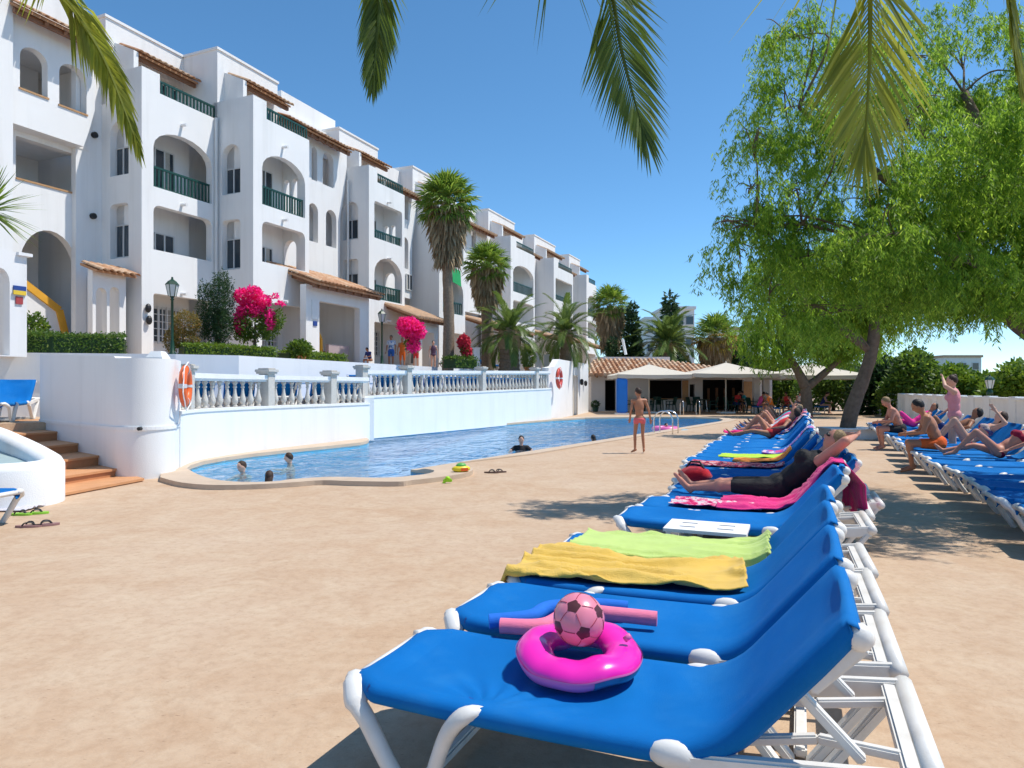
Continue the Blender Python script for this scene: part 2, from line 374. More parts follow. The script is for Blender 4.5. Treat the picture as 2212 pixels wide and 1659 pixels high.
# basin
def pool_material():
    m = mat('pool_tile', (.15,.60,.86), .35, .12, 2.0)
    return m
M_pool = pool_material()
m_ = MB(); n = len(pool2)
m_.add([(a,b,-.01) for a,b in pool2]+[(a,b,-1.35) for a,b in pool2], [(i,(i+1)%n,(i+1)%n+n,i+n) for i in range(n)])
fl = [tuple(t) for t in tessellate_polygon([[Vector((a,b,0)) for a,b in pool2]])]
m_.add([(a,b,-1.35) for a,b in pool2], fl)
tag(m_.build('pool_basin', M_pool), kind='structure')
def water_material():
    m = bpy.data.materials.new('pool_water'); m.use_nodes = True; nt = m.node_tree; N = nt.nodes; Lk = nt.links
    N.remove(N['Principled BSDF']); out = N['Material Output']; tc = N.new('ShaderNodeTexCoord')
    def nz(scale, d, sx, sy, rot, dist=.4):
        mp = N.new('ShaderNodeMapping'); mp.inputs['Scale'].default_value=(sx,sy,1); mp.inputs['Rotation'].default_value=(0,0,rot); Lk.new(tc.outputs['Object'], mp.inputs['Vector'])
        n_ = N.new('ShaderNodeTexNoise'); n_.inputs['Scale'].default_value=scale; n_.inputs['Detail'].default_value=d; n_.inputs['Distortion'].default_value=dist
        Lk.new(mp.outputs['Vector'], n_.inputs['Vector']); return n_.outputs['Fac']
    a = N.new('ShaderNodeMath'); a.operation='MULTIPLY_ADD'; a.inputs[1].default_value=.55; Lk.new(nz(2.4,4,1.3,.85,.55,1.2),a.inputs[0]); Lk.new(nz(.9,2,1.3,.7,.55,.8),a.inputs[2])
    bp = N.new('ShaderNodeBump'); bp.inputs['Strength'].default_value=1.0; bp.inputs['Distance'].default_value=.30; Lk.new(a.outputs[0], bp.inputs['Height'])
    fr = N.new('ShaderNodeFresnel'); fr.inputs['IOR'].default_value=1.33; Lk.new(bp.outputs['Normal'], fr.inputs['Normal'])
    gl = N.new('ShaderNodeBsdfGlossy'); gl.inputs['Roughness'].default_value=.03; Lk.new(bp.outputs['Normal'], gl.inputs['Normal'])
    tr = N.new('ShaderNodeBsdfTransparent'); tr.inputs['Color'].default_value=(.42,.86,.97,1)
    rf = N.new('ShaderNodeBsdfRefraction'); rf.inputs['IOR'].default_value=1.33; rf.inputs['Roughness'].default_value=.0; rf.inputs['Color'].default_value=(.55,.88,.97,1); Lk.new(bp.outputs['Normal'], rf.inputs['Normal'])
    m0 = N.new('ShaderNodeMixShader'); m0.inputs['Fac'].default_value=.0; Lk.new(tr.outputs[0], m0.inputs[1]); Lk.new(rf.outputs[0], m0.inputs[2])
    mx = N.new('ShaderNodeMixShader'); fm = N.new('ShaderNodeMath'); fm.operation='MULTIPLY'; fm.inputs[1].default_value=.75; Lk.new(fr.outputs[0], fm.inputs[0]); Lk.new(fm.outputs[0], mx.inputs['Fac']); Lk.new(m0.outputs[0], mx.inputs[1]); Lk.new(gl.outputs[0], mx.inputs[2])
    Lk.new(mx.outputs[0], out.inputs['Surface']); return m
m_ = MB(); m_.add([(a,b,-.055) for a,b in pool2], fl)
tag(m_.build('pool_water', water_material()), kind='structure')

# ============================================================ terraces, retaining walls
T1, T2 = .80, 2.20
# --- rounded corner block beside the steps
cc = Vector((-6.13, 11.42)); cr = .47
face = [Vector((-9.35, 13.57, 0))]
for k in range(1, 5): face.append(Vector((-9.35,13.57,0)).lerp(Vector((-6.42,11.06,0)), k/5))
for a in range(-129, 35, 8): face.append(Vector((cc.x+cr*math.cos(R(a)), cc.y+cr*math.sin(R(a)), 0)))
face += [Vector((-5.82,11.95,0)), Vector((-5.92,12.25,0))]
back = offset_path(face, .26)
parapet = empty('corner_parapet', (0,0,0), 0, 'tall rounded white corner wall beside the terracotta steps', 'wall')
zt = [2.13 - .18*min(1, i/6) for i in range(len(face))]
m_ = MB(); strip_wall(m_, back, face, -.02, zt); m_.build('wall', M_wall, parapet, smooth=False)
for p in parapet.children: p.data.shade_smooth() if hasattr(p.data,'shade_smooth') else None; p.data.set_sharp_from_angle(angle=R(40))
m_ = MB(); fo = offset_path(face, -.018); fi = offset_path(face, .0); strip_wall(m_, fi, fo, T1-.01, T1+.045); m_.build('ledge_moulding', M_wall, parapet)
m_ = MB(); m_.lathe([(.20,0),(.20,.06),(.12,.17)], 4, (-6.13,11.87,1.93)); m_.build('finial', M_wall, parapet)
m_ = MB(); q = A(303,926,10.96); m_.tube([q+Vector((0,.06,0)), q+Vector((0,-.05,0))], .03, 10); m_.build('drain_pipe', M_black, parapet)
# --- retaining walls with balustrades
def wall_and_balustrade(nm, ctrl, zb, zt_, px_posts, label_w, label_b, sp, first=True, last=True, nsm=10):
    path = catmull([Vector((x,y,0)) for x,y in ctrl], nsm); n_ = len(path)
    zf = lambda i: zb[0]+(zb[1]-zb[0])*i/(n_-1)
    L = offset_path(path, .17); Rr = offset_path(path, -.13)
    m_ = MB(); zz = [zf(i) for i in range(n_)]; strip_wall(m_, L, Rr, -.03, zz)
    wobj = m_.build('retaining_wall', M_wall, None, smooth=True); wobj.data.set_sharp_from_angle(angle=R(40)); tag(wobj, label_w, 'wall')
    B = empty('balustrade', (path[0].x, path[0].y, zb[0]), 0, label_b, 'balustrade'); inv = Vector((path[0].x, path[0].y, zb[0]))
    hgt = zt_[0]-zb[0]
    sub = lambda P, dz0, dz1, wL, wR: (offset_path(P, wL), offset_path(P, wR))
    def strip_local(name, wL, wR, a, b, mt):
        m2 = MB(); l_ = [p-inv for p in offset_path(path, wL)]; r_ = [p-inv for p in offset_path(path, wR)]
        strip_wall(m2, l_, r_, [zz[i]-inv.z+a for i in range(n_)], [zz[i]-inv.z+b for i in range(n_)])
        o = m2.build(name, mt, B, smooth=True); o.data.set_sharp_from_angle(angle=R(40)); return o
    strip_local('base_rail', .13, -.15, .001, .06, M_white)
    strip_local('hand_rail', .12, -.12, hgt-.10, hgt, M_white); strip_local('rail_moulding', .09, -.09, hgt-.15, hgt-.10, M_white)
    # arc positions
    acc = [0]
    for i in range(1, n_): acc.append(acc[-1]+(path[i]-path[i-1]).length)
    def at(s_):
        for i in range(1, n_):
            if acc[i] >= s_: t = (s_-acc[i-1])/(acc[i]-acc[i-1]); return path[i-1].lerp(path[i], t), (path[i]-path[i-1]).normalized(), zf(i-1+t)
        return path[-1], (path[-1]-path[-2]).normalized(), zz[-1]
    ps = []
    for px in px_posts:
        best = min(range(0, 401), key=lambda k: abs(PX(at(acc[-1]*k/400)[0])-px)); ps.append(acc[-1]*best/400)
    pm = MB(); pm.box(-.11,.11,-.14,.14,0,hgt+.03); pm.box(-.15,.15,-.18,.18,hgt+.03,hgt+.07); pm.box(-.17,.17,-.20,.20,hgt+.072,hgt+.13); pm.box(-.12,.12,-.15,.15,hgt+.132,hgt+.16)
    pme = pm.mesh('post', M_stone, bevel=.006)
    bh = hgt-.15-.06
    prof = [(.055,0),(.055,.06),(.035,.075),(.045,.11),(.066,.20),(.070,.27),(.060,.36),(.038,.52),(.030,.66),(.028,.74),(.044,.76),(.044,.79),(.030,.81),(.036,.88),(.052,.92),(.052,1)]
    bm_ = MB(); bm_.lathe([(r_, z_*bh) for r_, z_ in prof], 10); bme = bm_.mesh('baluster', M_stone, smooth=True)
    for s_ in ps:
        p, t, z_ = at(s_); o = link_mesh('post', pme, B); o.location = (p.x-inv.x, p.y-inv.y, z_-inv.z+.002); o.rotation_euler = (0,0,math.atan2(t.y,t.x))
    bounds = ([0] if first else []) + ps + ([acc[-1]] if last else [])
    for a_, b_ in zip(bounds[:-1], bounds[1:]):
        k = max(1, round((b_-a_-.3)/sp))
        for i in range(k):
            p, t, z_ = at(a_+.15+(b_-a_-.3)*(i+.5)/k); o = link_mesh('baluster', bme, B); o.location = (p.x-inv.x, p.y-inv.y, z_-inv.z+.06); o.rotation_euler = (0,0,random.uniform(0,1))
    return path
random.seed(3)
W1 = wall_and_balustrade('near', [(-5.95,12.0),(-6.12,12.6),(-6.2,13.4),(-6.0,14.6),(-5.6,15.8),(-5.0,17.2),(-4.4,18.5),(-4.1,19.2)], (1.0,.98), (1.76,1.76), [400,576,712],
   'curved white pool wall carrying the nearer balustrade', 'nearer curved stone balustrade behind the shallow end of the pool', .265)
W2 = wall_and_balustrade('far', [(-4.35,19.75),(-2.9,22.25),(-1.4,24.8),(.1,27.4),(1.6,29.9)], (1.15,1.36), (1.95,2.16), [782,878,1040,1155],
   'long straight white pool wall carrying the farther balustrade', 'farther straight stone balustrade above the long pool wall', .25)
m_ = MB(); m_.beam((-4.0,19.2,.58),(-4.42,19.85,.58),.28,1.2); tag(m_.build('retaining_wall', M_wall), 'short white wall return joining the two balustraded pool walls', 'wall')
# --- end wall with the service door and tall parapet
p0, p1 = Vector((1.6,29.95,0)), Vector((4.35,39.0,0)); dd = (p1-p0).normalized(); ew = empty('service_wall', p0, math.atan2(dd.y,dd.x), 'tall white end wall with a narrow service door beyond the pool', 'wall')
Ld = (p1-p0).length
m_ = MB(); dx0, dx1 = 5.2, 6.2
m_.poly_prism([(0,-.02),(Ld,-.02),(Ld,2.75),(2.0,2.75),(1.2,2.4),(0,2.3)], [[(dx0,.0),(dx1,.0),(dx1,2.0),(dx0,2.0)][::-1]], lambda a,b:(a,0,b), lambda a,b:(a,.3,b)); m_.build('wall', M_wall, ew)
m_ = MB(); m_.box(dx0,dx1,.14,.19,.005,1.995); m_.build('door', M_canvas, ew)
m_ = MB(); m_.box(dx0-.08,dx0,-.03,.02,0,2.08); m_.box(dx1,dx1+.08,-.03,.02,0,2.08); m_.box(dx0,dx1,-.03,.02,2.0,2.08); m_.build('door_frame', M_canvas, ew)
m_ = MB(); m_.lathe([(.03,0),(.08,.05),(.10,.25),(.05,.33)],8,(6.9,-.12,1.55)); m_.build('wall_lamp', M_black, ew)
m_ = MB(); m_.lathe([(.03,0),(.08,.05),(.10,.22),(.05,.3)],8,(8.0,-.12,1.5)); m_.build('wall_lamp', M_black, ew)
# --- upper terraces
m_ = MB(); i_ = [(p.x,p.y) for p in offset_path(W2,.12)][1::4]; o2_ = [(p.x,p.y) for p in offset_path(W2,2.3)][1::4]
m_.poly_prism(i_+o2_[::-1], [], lambda a,b:(a,b,T1-.02), lambda a,b:(a,b,T1+.2)); tag(m_.build('middle_terrace', M_deck), kind='structure')
inner = offset_path(W1, .1)+offset_path(W2, .1)
poly = [(-18,11.0),(-10.3,11.6),(-9.5,12.75),(-9.05,13.35)]+[(p.x,p.y) for p in offset_path(face,.1)[1:-4:3]]+[(p.x,p.y) for p in inner[2::4]]+[(1.7,30.3),(1.0,36.0),(-6.6,17.2),(-14,15.3),(-18,15.3)]
m_ = MB(); m_.poly_prism(poly, [], lambda a,b:(a,b,-.04), lambda a,b:(a,b,T1)); tag(m_.build('lower_terrace', M_deck), kind='structure')
def Wl(s,d): q=W(s,d); return (q.x,q.y)
poly = [(-22,14.2),(-14,14.9),(-8.0,16.3),Wl(13,12.9),Wl(22,13.4),Wl(33,13.7),Wl(42,14.2),Wl(75,14.6),Wl(75,27),Wl(0,27)]
m_ = MB(); m_.poly_prism(poly, [], lambda a,b:(a,b,-.06), lambda a,b:(a,b,T2-.08)); tag(m_.build('upper_terrace', M_wall), kind='structure')
inpoly = [Vector((p[0],p[1],0)) for p in poly]
m_ = MB(); fr_ = [Vector((x,y,0)) for x,y in poly[:8]]
strip_wall(m_, offset_path(fr_,.25), offset_path(fr_,-.02), T2-.6, T2+.06); tag(m_.build('terrace_kerb_wall', M_wall), 'low white kerb wall along the edge of the upper garden terrace', 'wall')
m_ = MB(); m_.poly_prism(poly, [], lambda a,b:(a,b,T2-.079), lambda a,b:(a,b,T2-.03)); tag(m_.build('terrace_paving', M_deck), kind='structure')
# --- terracotta steps
st = empty('garden_steps', (-6.0,10,0), 0, 'flight of terracotta tiled steps climbing beside the rounded wall', 'steps')
Lf = [(103,1072,.045),(101,1035,.17),(97,999,.33),(83,966,.48),(37,938,.64),(0,911,.80)]
Rt = [(296,1036,.045),(247,1013,.17),(208,985,.33),(170,958,.48),(134,932,.64),(106,907,.80)]
o_ = Vector((-6.0,10,0)); Lp = [G(*q) for q in Lf]; Rp = [G(*q) for q in Rt]
for k in range(6):
    a, b = Lp[k], Rp[k]; ext = (a-b).normalized()*.5; ext.z = 0; inn = (b-a).normalized()*.12; inn.z=0; a2, b2 = a+ext, b+inn
    dd = (Rp[5]-Rp[0]); dd.z = 0; dd.normalize(); dep = 1.1 if k < 5 else .4
    zt0 = Lf[k][2]; zb0 = -.03
    lo = [a2, b2, b2+dd*dep, a2+dd*dep]
    m_ = MB(); vs_ = [(p.x-o_.x,p.y-o_.y,zb0) for p in lo]+[(p.x-o_.x,p.y-o_.y,zt0-.03) for p in lo]
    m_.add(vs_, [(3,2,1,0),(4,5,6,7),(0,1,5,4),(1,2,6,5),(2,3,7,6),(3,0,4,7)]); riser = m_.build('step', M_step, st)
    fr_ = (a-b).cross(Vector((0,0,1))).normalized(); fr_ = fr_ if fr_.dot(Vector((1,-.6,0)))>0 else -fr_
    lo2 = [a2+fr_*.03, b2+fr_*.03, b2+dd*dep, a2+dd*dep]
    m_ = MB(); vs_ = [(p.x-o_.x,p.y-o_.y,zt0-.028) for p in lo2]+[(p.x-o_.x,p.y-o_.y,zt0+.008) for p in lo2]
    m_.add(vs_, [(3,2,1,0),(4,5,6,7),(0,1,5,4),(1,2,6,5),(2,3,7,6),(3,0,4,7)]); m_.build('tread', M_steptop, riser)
# --- curved basin wall at the left
M_teal = mat('basin_lining', (.33,.43,.44), .6, .15, 3)
ctrl = [(-11.0,11.4,1.05),(-9.6,11.2,1.0),(-8.3,10.7,.93),(-7.2,9.95,.78),(-6.4,9.35,.64),(-6.02,8.95,.58),(-6.0,8.55,.56),(-6.4,8.3,.55),(-7.2,8.15,.54),(-8.2,8.1,.54),(-9.5,8.1,.54)]
cp = catmull([Vector(c) for c in ctrl], 6); m_ = MB()
Pl = [Vector((p.x,p.y,0)) for p in cp]; in_ = offset_path(Pl, -.15); ou = offset_path(Pl, .15)
rows = []
for i, p in enumerate(cp):
    z = p.z; a_, b_ = in_[i], ou[i]; mdl = Pl[i]
    rows.append([Vector((b_.x,b_.y,-.02)), Vector((b_.x,b_.y,z-.10)), b_.lerp(mdl,.25)+Vector((0,0,z-.03)), Vector((mdl.x,mdl.y,z)), a_.lerp(mdl,.25)+Vector((0,0,z-.03)), Vector((a_.x,a_.y,z-.10)), Vector((a_.x,a_.y,.1))])
m_.grid(rows); basin = empty('planter_basin', (0,0,0), 0, 'low curved white basin wall at the left edge below the steps', 'basin')
o = m_.build('wall', M_wall, basin, smooth=True)
m_ = MB(); m_.cur=0; m_.add([(p.x,p.y,.38+.3*max(0,min(1,(p.y-8.6)/2.2))) for p in in_], [tuple(range(len(in_)))]); m_.build('lining', M_teal, basin)
# ============================================================ apartment building (local x along the facade, y away from the pool)
ZG, L1, L2, L3 = 2.15, 4.55, 7.40, 10.0
BLD = empty('apartment_building', (0,0,0), FACADE_ROT - math.pi/2 + math.pi/2, 'long white four storey apartment building with arched balconies and tiled eaves', 'building')
def arch(a0, a1, b0, b1, rise, n_=10, rev=True):
    pts = [(a0,b0),(a1,b0),(a1,b1-rise)]
    for k in range(1, n_): t = math.pi*k/n_; pts.append(((a0+a1)/2+(a1-a0)/2*math.cos(t), b1-rise+rise*math.sin(t)))
    pts.append((a0,b1-rise)); return pts[::-1] if rev else pts
def rrect(a0, a1, b0, b1, r=.22):
    pts = [(a0,b0),(a1,b0)]
    for k in range(5): t = R(90*k/4); pts.append((a1-r+r*math.cos(t), b1-r+r*math.sin(t)))
    for k in range(5): t = R(90+90*k/4); pts.append((a0+r+r*math.cos(t), b1-r+r*math.sin(t)))
    return pts[::-1]
def front(name, outer, holes, d, th=.25, mt=None):
    m_ = MB(); m_.poly_prism(outer, holes, lambda a,b:(a,d,b), lambda a,b:(a,d+th,b)); return m_.build(name, mt or M_white, BLD)
def side(name, outer, holes, s, th=.22, mt=None):
    m_ = MB(); m_.poly_prism(outer, holes, lambda a,b:(s,a,b), lambda a,b:(s+th,a,b)); return m_.build(name, mt or M_white, BLD)
def bbox(name, x0,x1,y0,y1,z0,z1, mt=None, parent=None, bevel=0):
    m_ = MB(); m_.box(x0,x1,y0,y1,z0,z1); return m_.build(name, mt or M_white, parent or BLD, bevel=bevel)
def railing(x0, x1, y, z0, z1, sp=.13, mt=None):
    m_ = MB(); m_.box(x0,x1,y-.03,y+.03,z1-.06,z1); m_.box(x0,x1,y-.025,y+.025,z0,z0+.06)
    k = int((x1-x0)/sp)
    for i in range(k+1):
        x = x0+(x1-x0)*i/k; m_.box(x-.025,x+.025,y-.018,y+.018,z0+.06,z1-.06)
    return m_.build('balcony_railing', mt or M_green, BLD)
def window_f(x0,x1,z0,z1,y, bars=1, shutters=False):
    m_ = MB(); t=.035
    m_.box(x0,x1,y-.05,y,z0,z0+t); m_.box(x0,x1,y-.05,y,z1-t,z1); m_.box(x0,x0+t,y-.05,y,z0+t,z1-t); m_.box(x1-t,x1,y-.05,y,z0+t,z1-t)
    for k in range(bars): xm = x0+(x1-x0)*(k+1)/(bars+1); m_.box(xm-.025,xm+.025,y-.048,y-.002,z0+t,z1-t)
    wd = m_.build('window', M_frame, BLD); m_ = MB(); m_.box(x0+t,x1-t,y-.02,y-.005,z0+t,z1-t); m_.build('pane', M_glass, wd)
    if random.random() < .6:
        f0 = random.choice((0,.5)); m_ = MB(); m_.box(x0+t+(x1-x0-2*t)*f0,x0+t+(x1-x0-2*t)*(f0+random.uniform(.22,.42)),y-.027,y-.021,z0+t,z1-t); m_.build('curtain', M_curtain, wd)
    return wd
def window_s(y0,y1,z0,z1,x):
    m_ = MB(); t=.03
    m_.box(x-.05,x,y0,y1,z0,z0+t); m_.box(x-.05,x,y0,y1,z1-t,z1); m_.box(x-.05,x,y0,y0+t,z0+t,z1-t); m_.box(x-.05,x,y1-t,y1,z0+t,z1-t); m_.box(x-.048,x-.002,(y0+y1)/2-.02,(y0+y1)/2+.02,z0+t,z1-t)
    wd = m_.build('window', M_frame, BLD); m_ = MB(); m_.box(x-.02,x-.005,y0+t,y1-t,z0+t,z1-t); m_.build('pane', M_glass, wd); return wd
# barrel tile: half tube, local x = down slope
def tile_mesh(L=.42, r=.085, mt=None):
    m_ = MB(); rows = []
    for sgn, rr in ((0, r), (0, r-.015)):
        pass
    out_ = []; inn_ = []
    for k in range(7):
        a = math.pi*k/6
        out_.append((r*math.cos(a), r*math.sin(a)*.8)); inn_.append(((r-.018)*math.cos(a), (r-.018)*math.sin(a)*.8))
    prof = out_+inn_[::-1]; n_ = len(prof)
    v = [(0,y,z) for y,z in prof]+[(L,y*1.12,z*1.12) for y,z in prof]
    fs = [(i,(i+1)%n_,(i+1)%n_+n_,i+n_) for i in range(n_)]
    for k in range(6): fs.append((k,k+1,n_-2-k,n_-1-k)); fs.append((n_+k,n_+k+1,2*n_-2-k,2*n_-1-k))
    m_.add(v, fs); return m_.mesh('tile', mt, smooth=True)
TILES = [tile_mesh(mt=M_tile), tile_mesh(mt=M_tile2)]
def tile_roof(x0, x1, yf, zf_, yb, zb_, rafters=True, single=True, pitch=.2, parent=None, fascia=True):
    """tiles run from the back (yb, zb) down to the front eave (yf, zf)."""
    par = parent or BLD
    m_ = MB(); v = [(x0,yf,zf_-.03),(x1,yf,zf_-.03),(x1,yb,zb_-.03),(x0,yb,zb_-.03)]
    m_.add(v+[(a,b,c-.07) for a,b,c in v], [(0,1,2,3),(7,6,5,4),(0,1,5,4),(1,2,6,5),(2,3,7,6),(3,0,4,7)])
    rf = m_.build('roof', M_tile, par)
    L = math.hypot(yb-yf, zb_-zf_); nr_ = max(1, math.ceil(L/.36)); nc = max(1, int((x1-x0)/pitch)); ang = math.atan2(zb_-zf_, yb-yf)
    big = MB()
    for i in range(nc):
        x = x0+(x1-x0)*(i+.5)/nc
        for j in range(nr_):
            t = (j+.9)/nr_; y = yf+(yb-yf)*t; z = zf_+(zb_-zf_)*t+.004*(nr_-j)
            if single:
                o = link_mesh('tile', TILES[random.random()<.45], rf); o.location=(x+random.uniform(-.006,.006),y,z); o.rotation_euler=(0,ang,-math.pi/2+random.uniform(-.02,.02))
                # local x must run towards -y and down
                o.rotation_euler = Matrix(((0,1,0),(-math.cos(ang),0,math.sin(ang)*-1),(-math.sin(ang),0,math.cos(ang)))).to_euler()
            else:
                big.tube([(x,y,z-.02),(x,y-.40*math.cos(ang),z-.02-.40*math.sin(ang))],[.075,.088],6,flat=.9)
    if not single: tag(big.build('tile_rows', M_tile2, rf), kind='stuff')
    if rafters:
        k = max(2, int((x1-x0)/.45))
        for i in range(k):
            x = x0+(x1-x0)*(i+.5)/k; m_ = MB(); m_.beam((x,yf+.04,zf_-.155),(x,yb,zb_-.155),.10,.11); m_.build('rafter', M_wood, rf)
    if fascia:
        m_ = MB(); m_.beam((x0,yf+.14,zf_-.13),(x1,yf+.14,zf_-.13),.10,.12); m_.build('eave_beam', M_wood, rf)
    return rf
def spout(x, y, z):
    m_ = MB(); m_.tube([(x,y+.1,z),(x,y-.22,z-.03)], .05, 8); m_.build('drain_spout', M_white, BLD)

def unit(s0, s1, d, db=None, near=True, style=0, right=True, depth=1.05, ground='door', side_to=None, eave=True, ph=True):
    db = db or d+depth; g = .40; e = .22; sa = s0+.22*(s1-s0)
    outer = [(s0,ZG),(s1,ZG),(s1,10.40),(sa,10.40),(sa,10.98),(s0,10.98)]
    holes = [rrect(s0+g, s1-e, ZG+.03, 4.30, .08)]
    rz = 7.55
    if style == 0:
        holes += [rrect(s0+g,s1-e,5.62,6.98), arch(s0+g,s1-e,7.52,9.35,.62)]; rails=[(7.5,8.18)]
    else:
        holes += [arch(s0+g,s1-e,5.30,7.2,.8), rrect(s0+g,s1-e,7.95,9.55,.12)]; rails=[(5.28,5.95),(7.9,8.35)]
    front('front_wall', outer, holes, d)
    sd_ = side_to or d+1.7
    ho = []
    if near:
        wy0, wy1 = d+.55, min(d+1.35, sd_-.15)
        ho = [arch(wy0,wy1,7.85,9.5,.4,8), rrect(wy0,wy1,5.35,7.0,.15)]
    side('side_wall', [(d+.25,ZG),(sd_,ZG),(sd_,10.98),(d+.25,10.98)], ho, s0)
    if near:   # window recess: back panel and a small window
        bbox('recess_panel', s0+.22,s0+.26,wy0-.1,wy1+.1,5.2,9.7)
        window_s(wy0+.12,wy1-.02,7.9,8.75,s0+.215); window_s(wy0+.12,wy1-.02,5.4,6.4,s0+.215)
    if right: side('side_wall', [(d+.25,ZG),(db,ZG),(db,10.4),(d+.25,10.4)], ([arch(d+.36,d+.62,7.6,9.0,.12,8),arch(d+.72,d+.98,7.6,9.0,.12,8),arch(d+.40,d+.95,5.3,6.8,.28,8)] if near else []), s1-.22)
    for z in (L1-.12, L2-.10, L3-.10): bbox('floor_slab', s0+.22,s1-.22,d+.25,db,z,z+.2)
    bbox('back_wall', s0+.22,s1-.22,db-.02,d+1.85,ZG,L3-.1)
    w_ = s1-s0
    window_f(s0+1.25,s0+1.25+.26*w_,L2+.12,L2+1.7,db-.03, 1); window_f(s0+1.25,s0+1.25+.26*w_,L1+.9,L1+1.85,db-.03,1)
    if ground == 'door':
        gd = window_f(s0+1.15,s0+1.15+.36*w_,ZG+.75,ZG+1.85,db-.03,3)
        if near:
            m_ = MB(); gx0=s0+1.15; gx1=s0+1.15+.36*w_
            for k in range(7): x=gx0+(gx1-gx0)*k/6; m_.box(x-.015,x+.015,db-.14,db-.11,ZG+.7,ZG+1.9)
            for k in range(6): z=ZG+.72+1.15*k/5; m_.box(gx0-.02,gx1+.02,db-.135,db-.115,z-.012,z+.012)
            m_.build('window_grille', M_frame, BLD)
    for za, zb_ in rails: railing(s0+g+.005, s1-e-.005, d+.12, za+.025, zb_, .13 if near else .2)
    railing(sa+.02, s1-.02, d+.12, 10.405, 10.85, .13 if near else .2)
    if near:
        for z in (9.72,7.22,4.42): spout((s0+s1)/2, d, z)
    if ph:
        pd = d+1.55; bbox('penthouse_wall', s0,s1+.1,pd,pd+4.5,L3+.1,12.75); bbox('penthouse_parapet', s0-.04,s1+.14,pd-.04,pd+4.54,12.75,12.83)
        window_f(s0+.5,s0+1.15,L3+.5,L3+1.45,pd-.01,1); window_f(s1-1.0,s1-.3,L3+.2,L3+1.5,pd-.01,1)
        m_ = MB(); m_.poly_prism([(d+.72,10.2),(pd,10.2),(pd,12.1),(d+.72,11.72)], [], lambda a,b:(s0+.30,a,b), lambda a,b:(s0+.46,a,b)); m_.build('fin_wall', M_white, BLD)
    if eave: tile_roof(s0+.40, s1-.05, d+.80, 11.78, d+1.55, 12.12, rafters=False, single=near)

random.seed(11)
sB0, sB1 = sAt(306,18.0), sAt(443,18.0)+.75
sC0, sC1 = sAt(547,16.45), sAt(668,16.45)
sD0, sD1 = sAt(797,17.1), sAt(874,17.1)
unit(sB0, sC0-.01, 18.0, right=False, side_to=19.75)
unit(sC0, sC1, 16.45, side_to=18.2)
unit(sD0, sD1, 17.1, style=1, side_to=18.6)
# core behind everything
bbox('core_wall', 4.0, sB0+.2, 23.0, 27.0, ZG, 12.3); bbox('core_wall', sB0+.2, sC0, 20.0, 27.0, ZG, 12.3); bbox('core_wall', sC0, 62, 19.3, 27.0, ZG, 10.3)
bbox('roof_storey', 12.5, sC0-.01, 20.6, 26, 12.3, 13.1)
# recess wall left of block B
front('recess_wall', [(sAt(150,20.0),ZG),(sB0,ZG),(sB0,12.0),(sAt(150,20.0),12.0)], [], 19.72, .2)
bbox('corner_pier', sB0-.01,sB0+.21,19.05,19.74,ZG,10.98) if False else None
for (px,py) in ((203,292),(200,467),(198,650)):
    s_=sAt(px,19.7); z_=zAt(px,py,19.7); m_=MB(); m_.tube([(s_,19.72,z_),(s_,19.62,z_)],.09,10); m_.build('wall_lamp', M_black, BLD)
# ---- stair tower A (left)
dA = 19.45; a0, a1 = sAt(17,dA), sAt(205,dA)
zz = lambda px,py: zAt(px,py,dA)
zob = zz(197,322); zev = zz(185,98); zo1 = zAt(175,420,dA+.45)
hol = [arch(sAt(43,dA),sAt(103,dA),zz(73,200),zz(73,105),.32,10), arch(sAt(128,dA),sAt(187,dA),zz(157,236),zz(157,141),.32,10)]
front('stair_tower_wall', [(a0,zob),(a1-.35,zob),(a1-.2,zob+.45),(a1,zob+1.2),(a1,zev),(a0,zev)], hol, dA, .25)
for h_, px in ((0,73),(1,157)):
    x0=sAt(43 if h_==0 else 128,dA); x1=sAt(103 if h_==0 else 187,dA); zb_=zz(px,200 if h_==0 else 236)
    m_=MB(); m_.box(x0-.03,x1+.03,dA-.03,dA+.28,zb_-.05,zb_); m_.build('window_sill', M_wood2, BLD)
bbox('stair_back_wall', a0-1,a1,dA+2.6,dA+2.75,ZG,zev)
bbox('tower_soffit', a0,a1,dA+.25,dA+2.6,zob,zob+.12); bbox('tower_soffit', a0-.6,a1,dA+.7,dA+2.6,zo1-.5,zo1-.3)
dL = dA+.45; zo1 = zAt(175,420,dL)
front('stair_tower_wall', [(a0-.6,ZG),(a1+.02,ZG),(a1+.02,zob),(a0-.6,zob)],
      [rrect(sAt(34,dL),sAt(174,dL)-.02,zo1,zob-.15,.04), arch(sAt(42,dL),sAt(172,dL)-.03,ZG+.02,zAt(107,498,dL),1.15,14)], dL, .25)
m_=MB(); m_.box(sAt(34,dL),sAt(174,dL),dL-.03,dL+.28,zo1-.05,zo1); m_.build('window_sill', M_wood2, BLD)
tile_roof(a0-.1, a1+.1, dA-.55, zev-.05, dA+.9, zev+.75)
bbox('tower_roof_wall', a0-.3,a1+.4,dA+.9,dA+6,zev-.2,13.1)
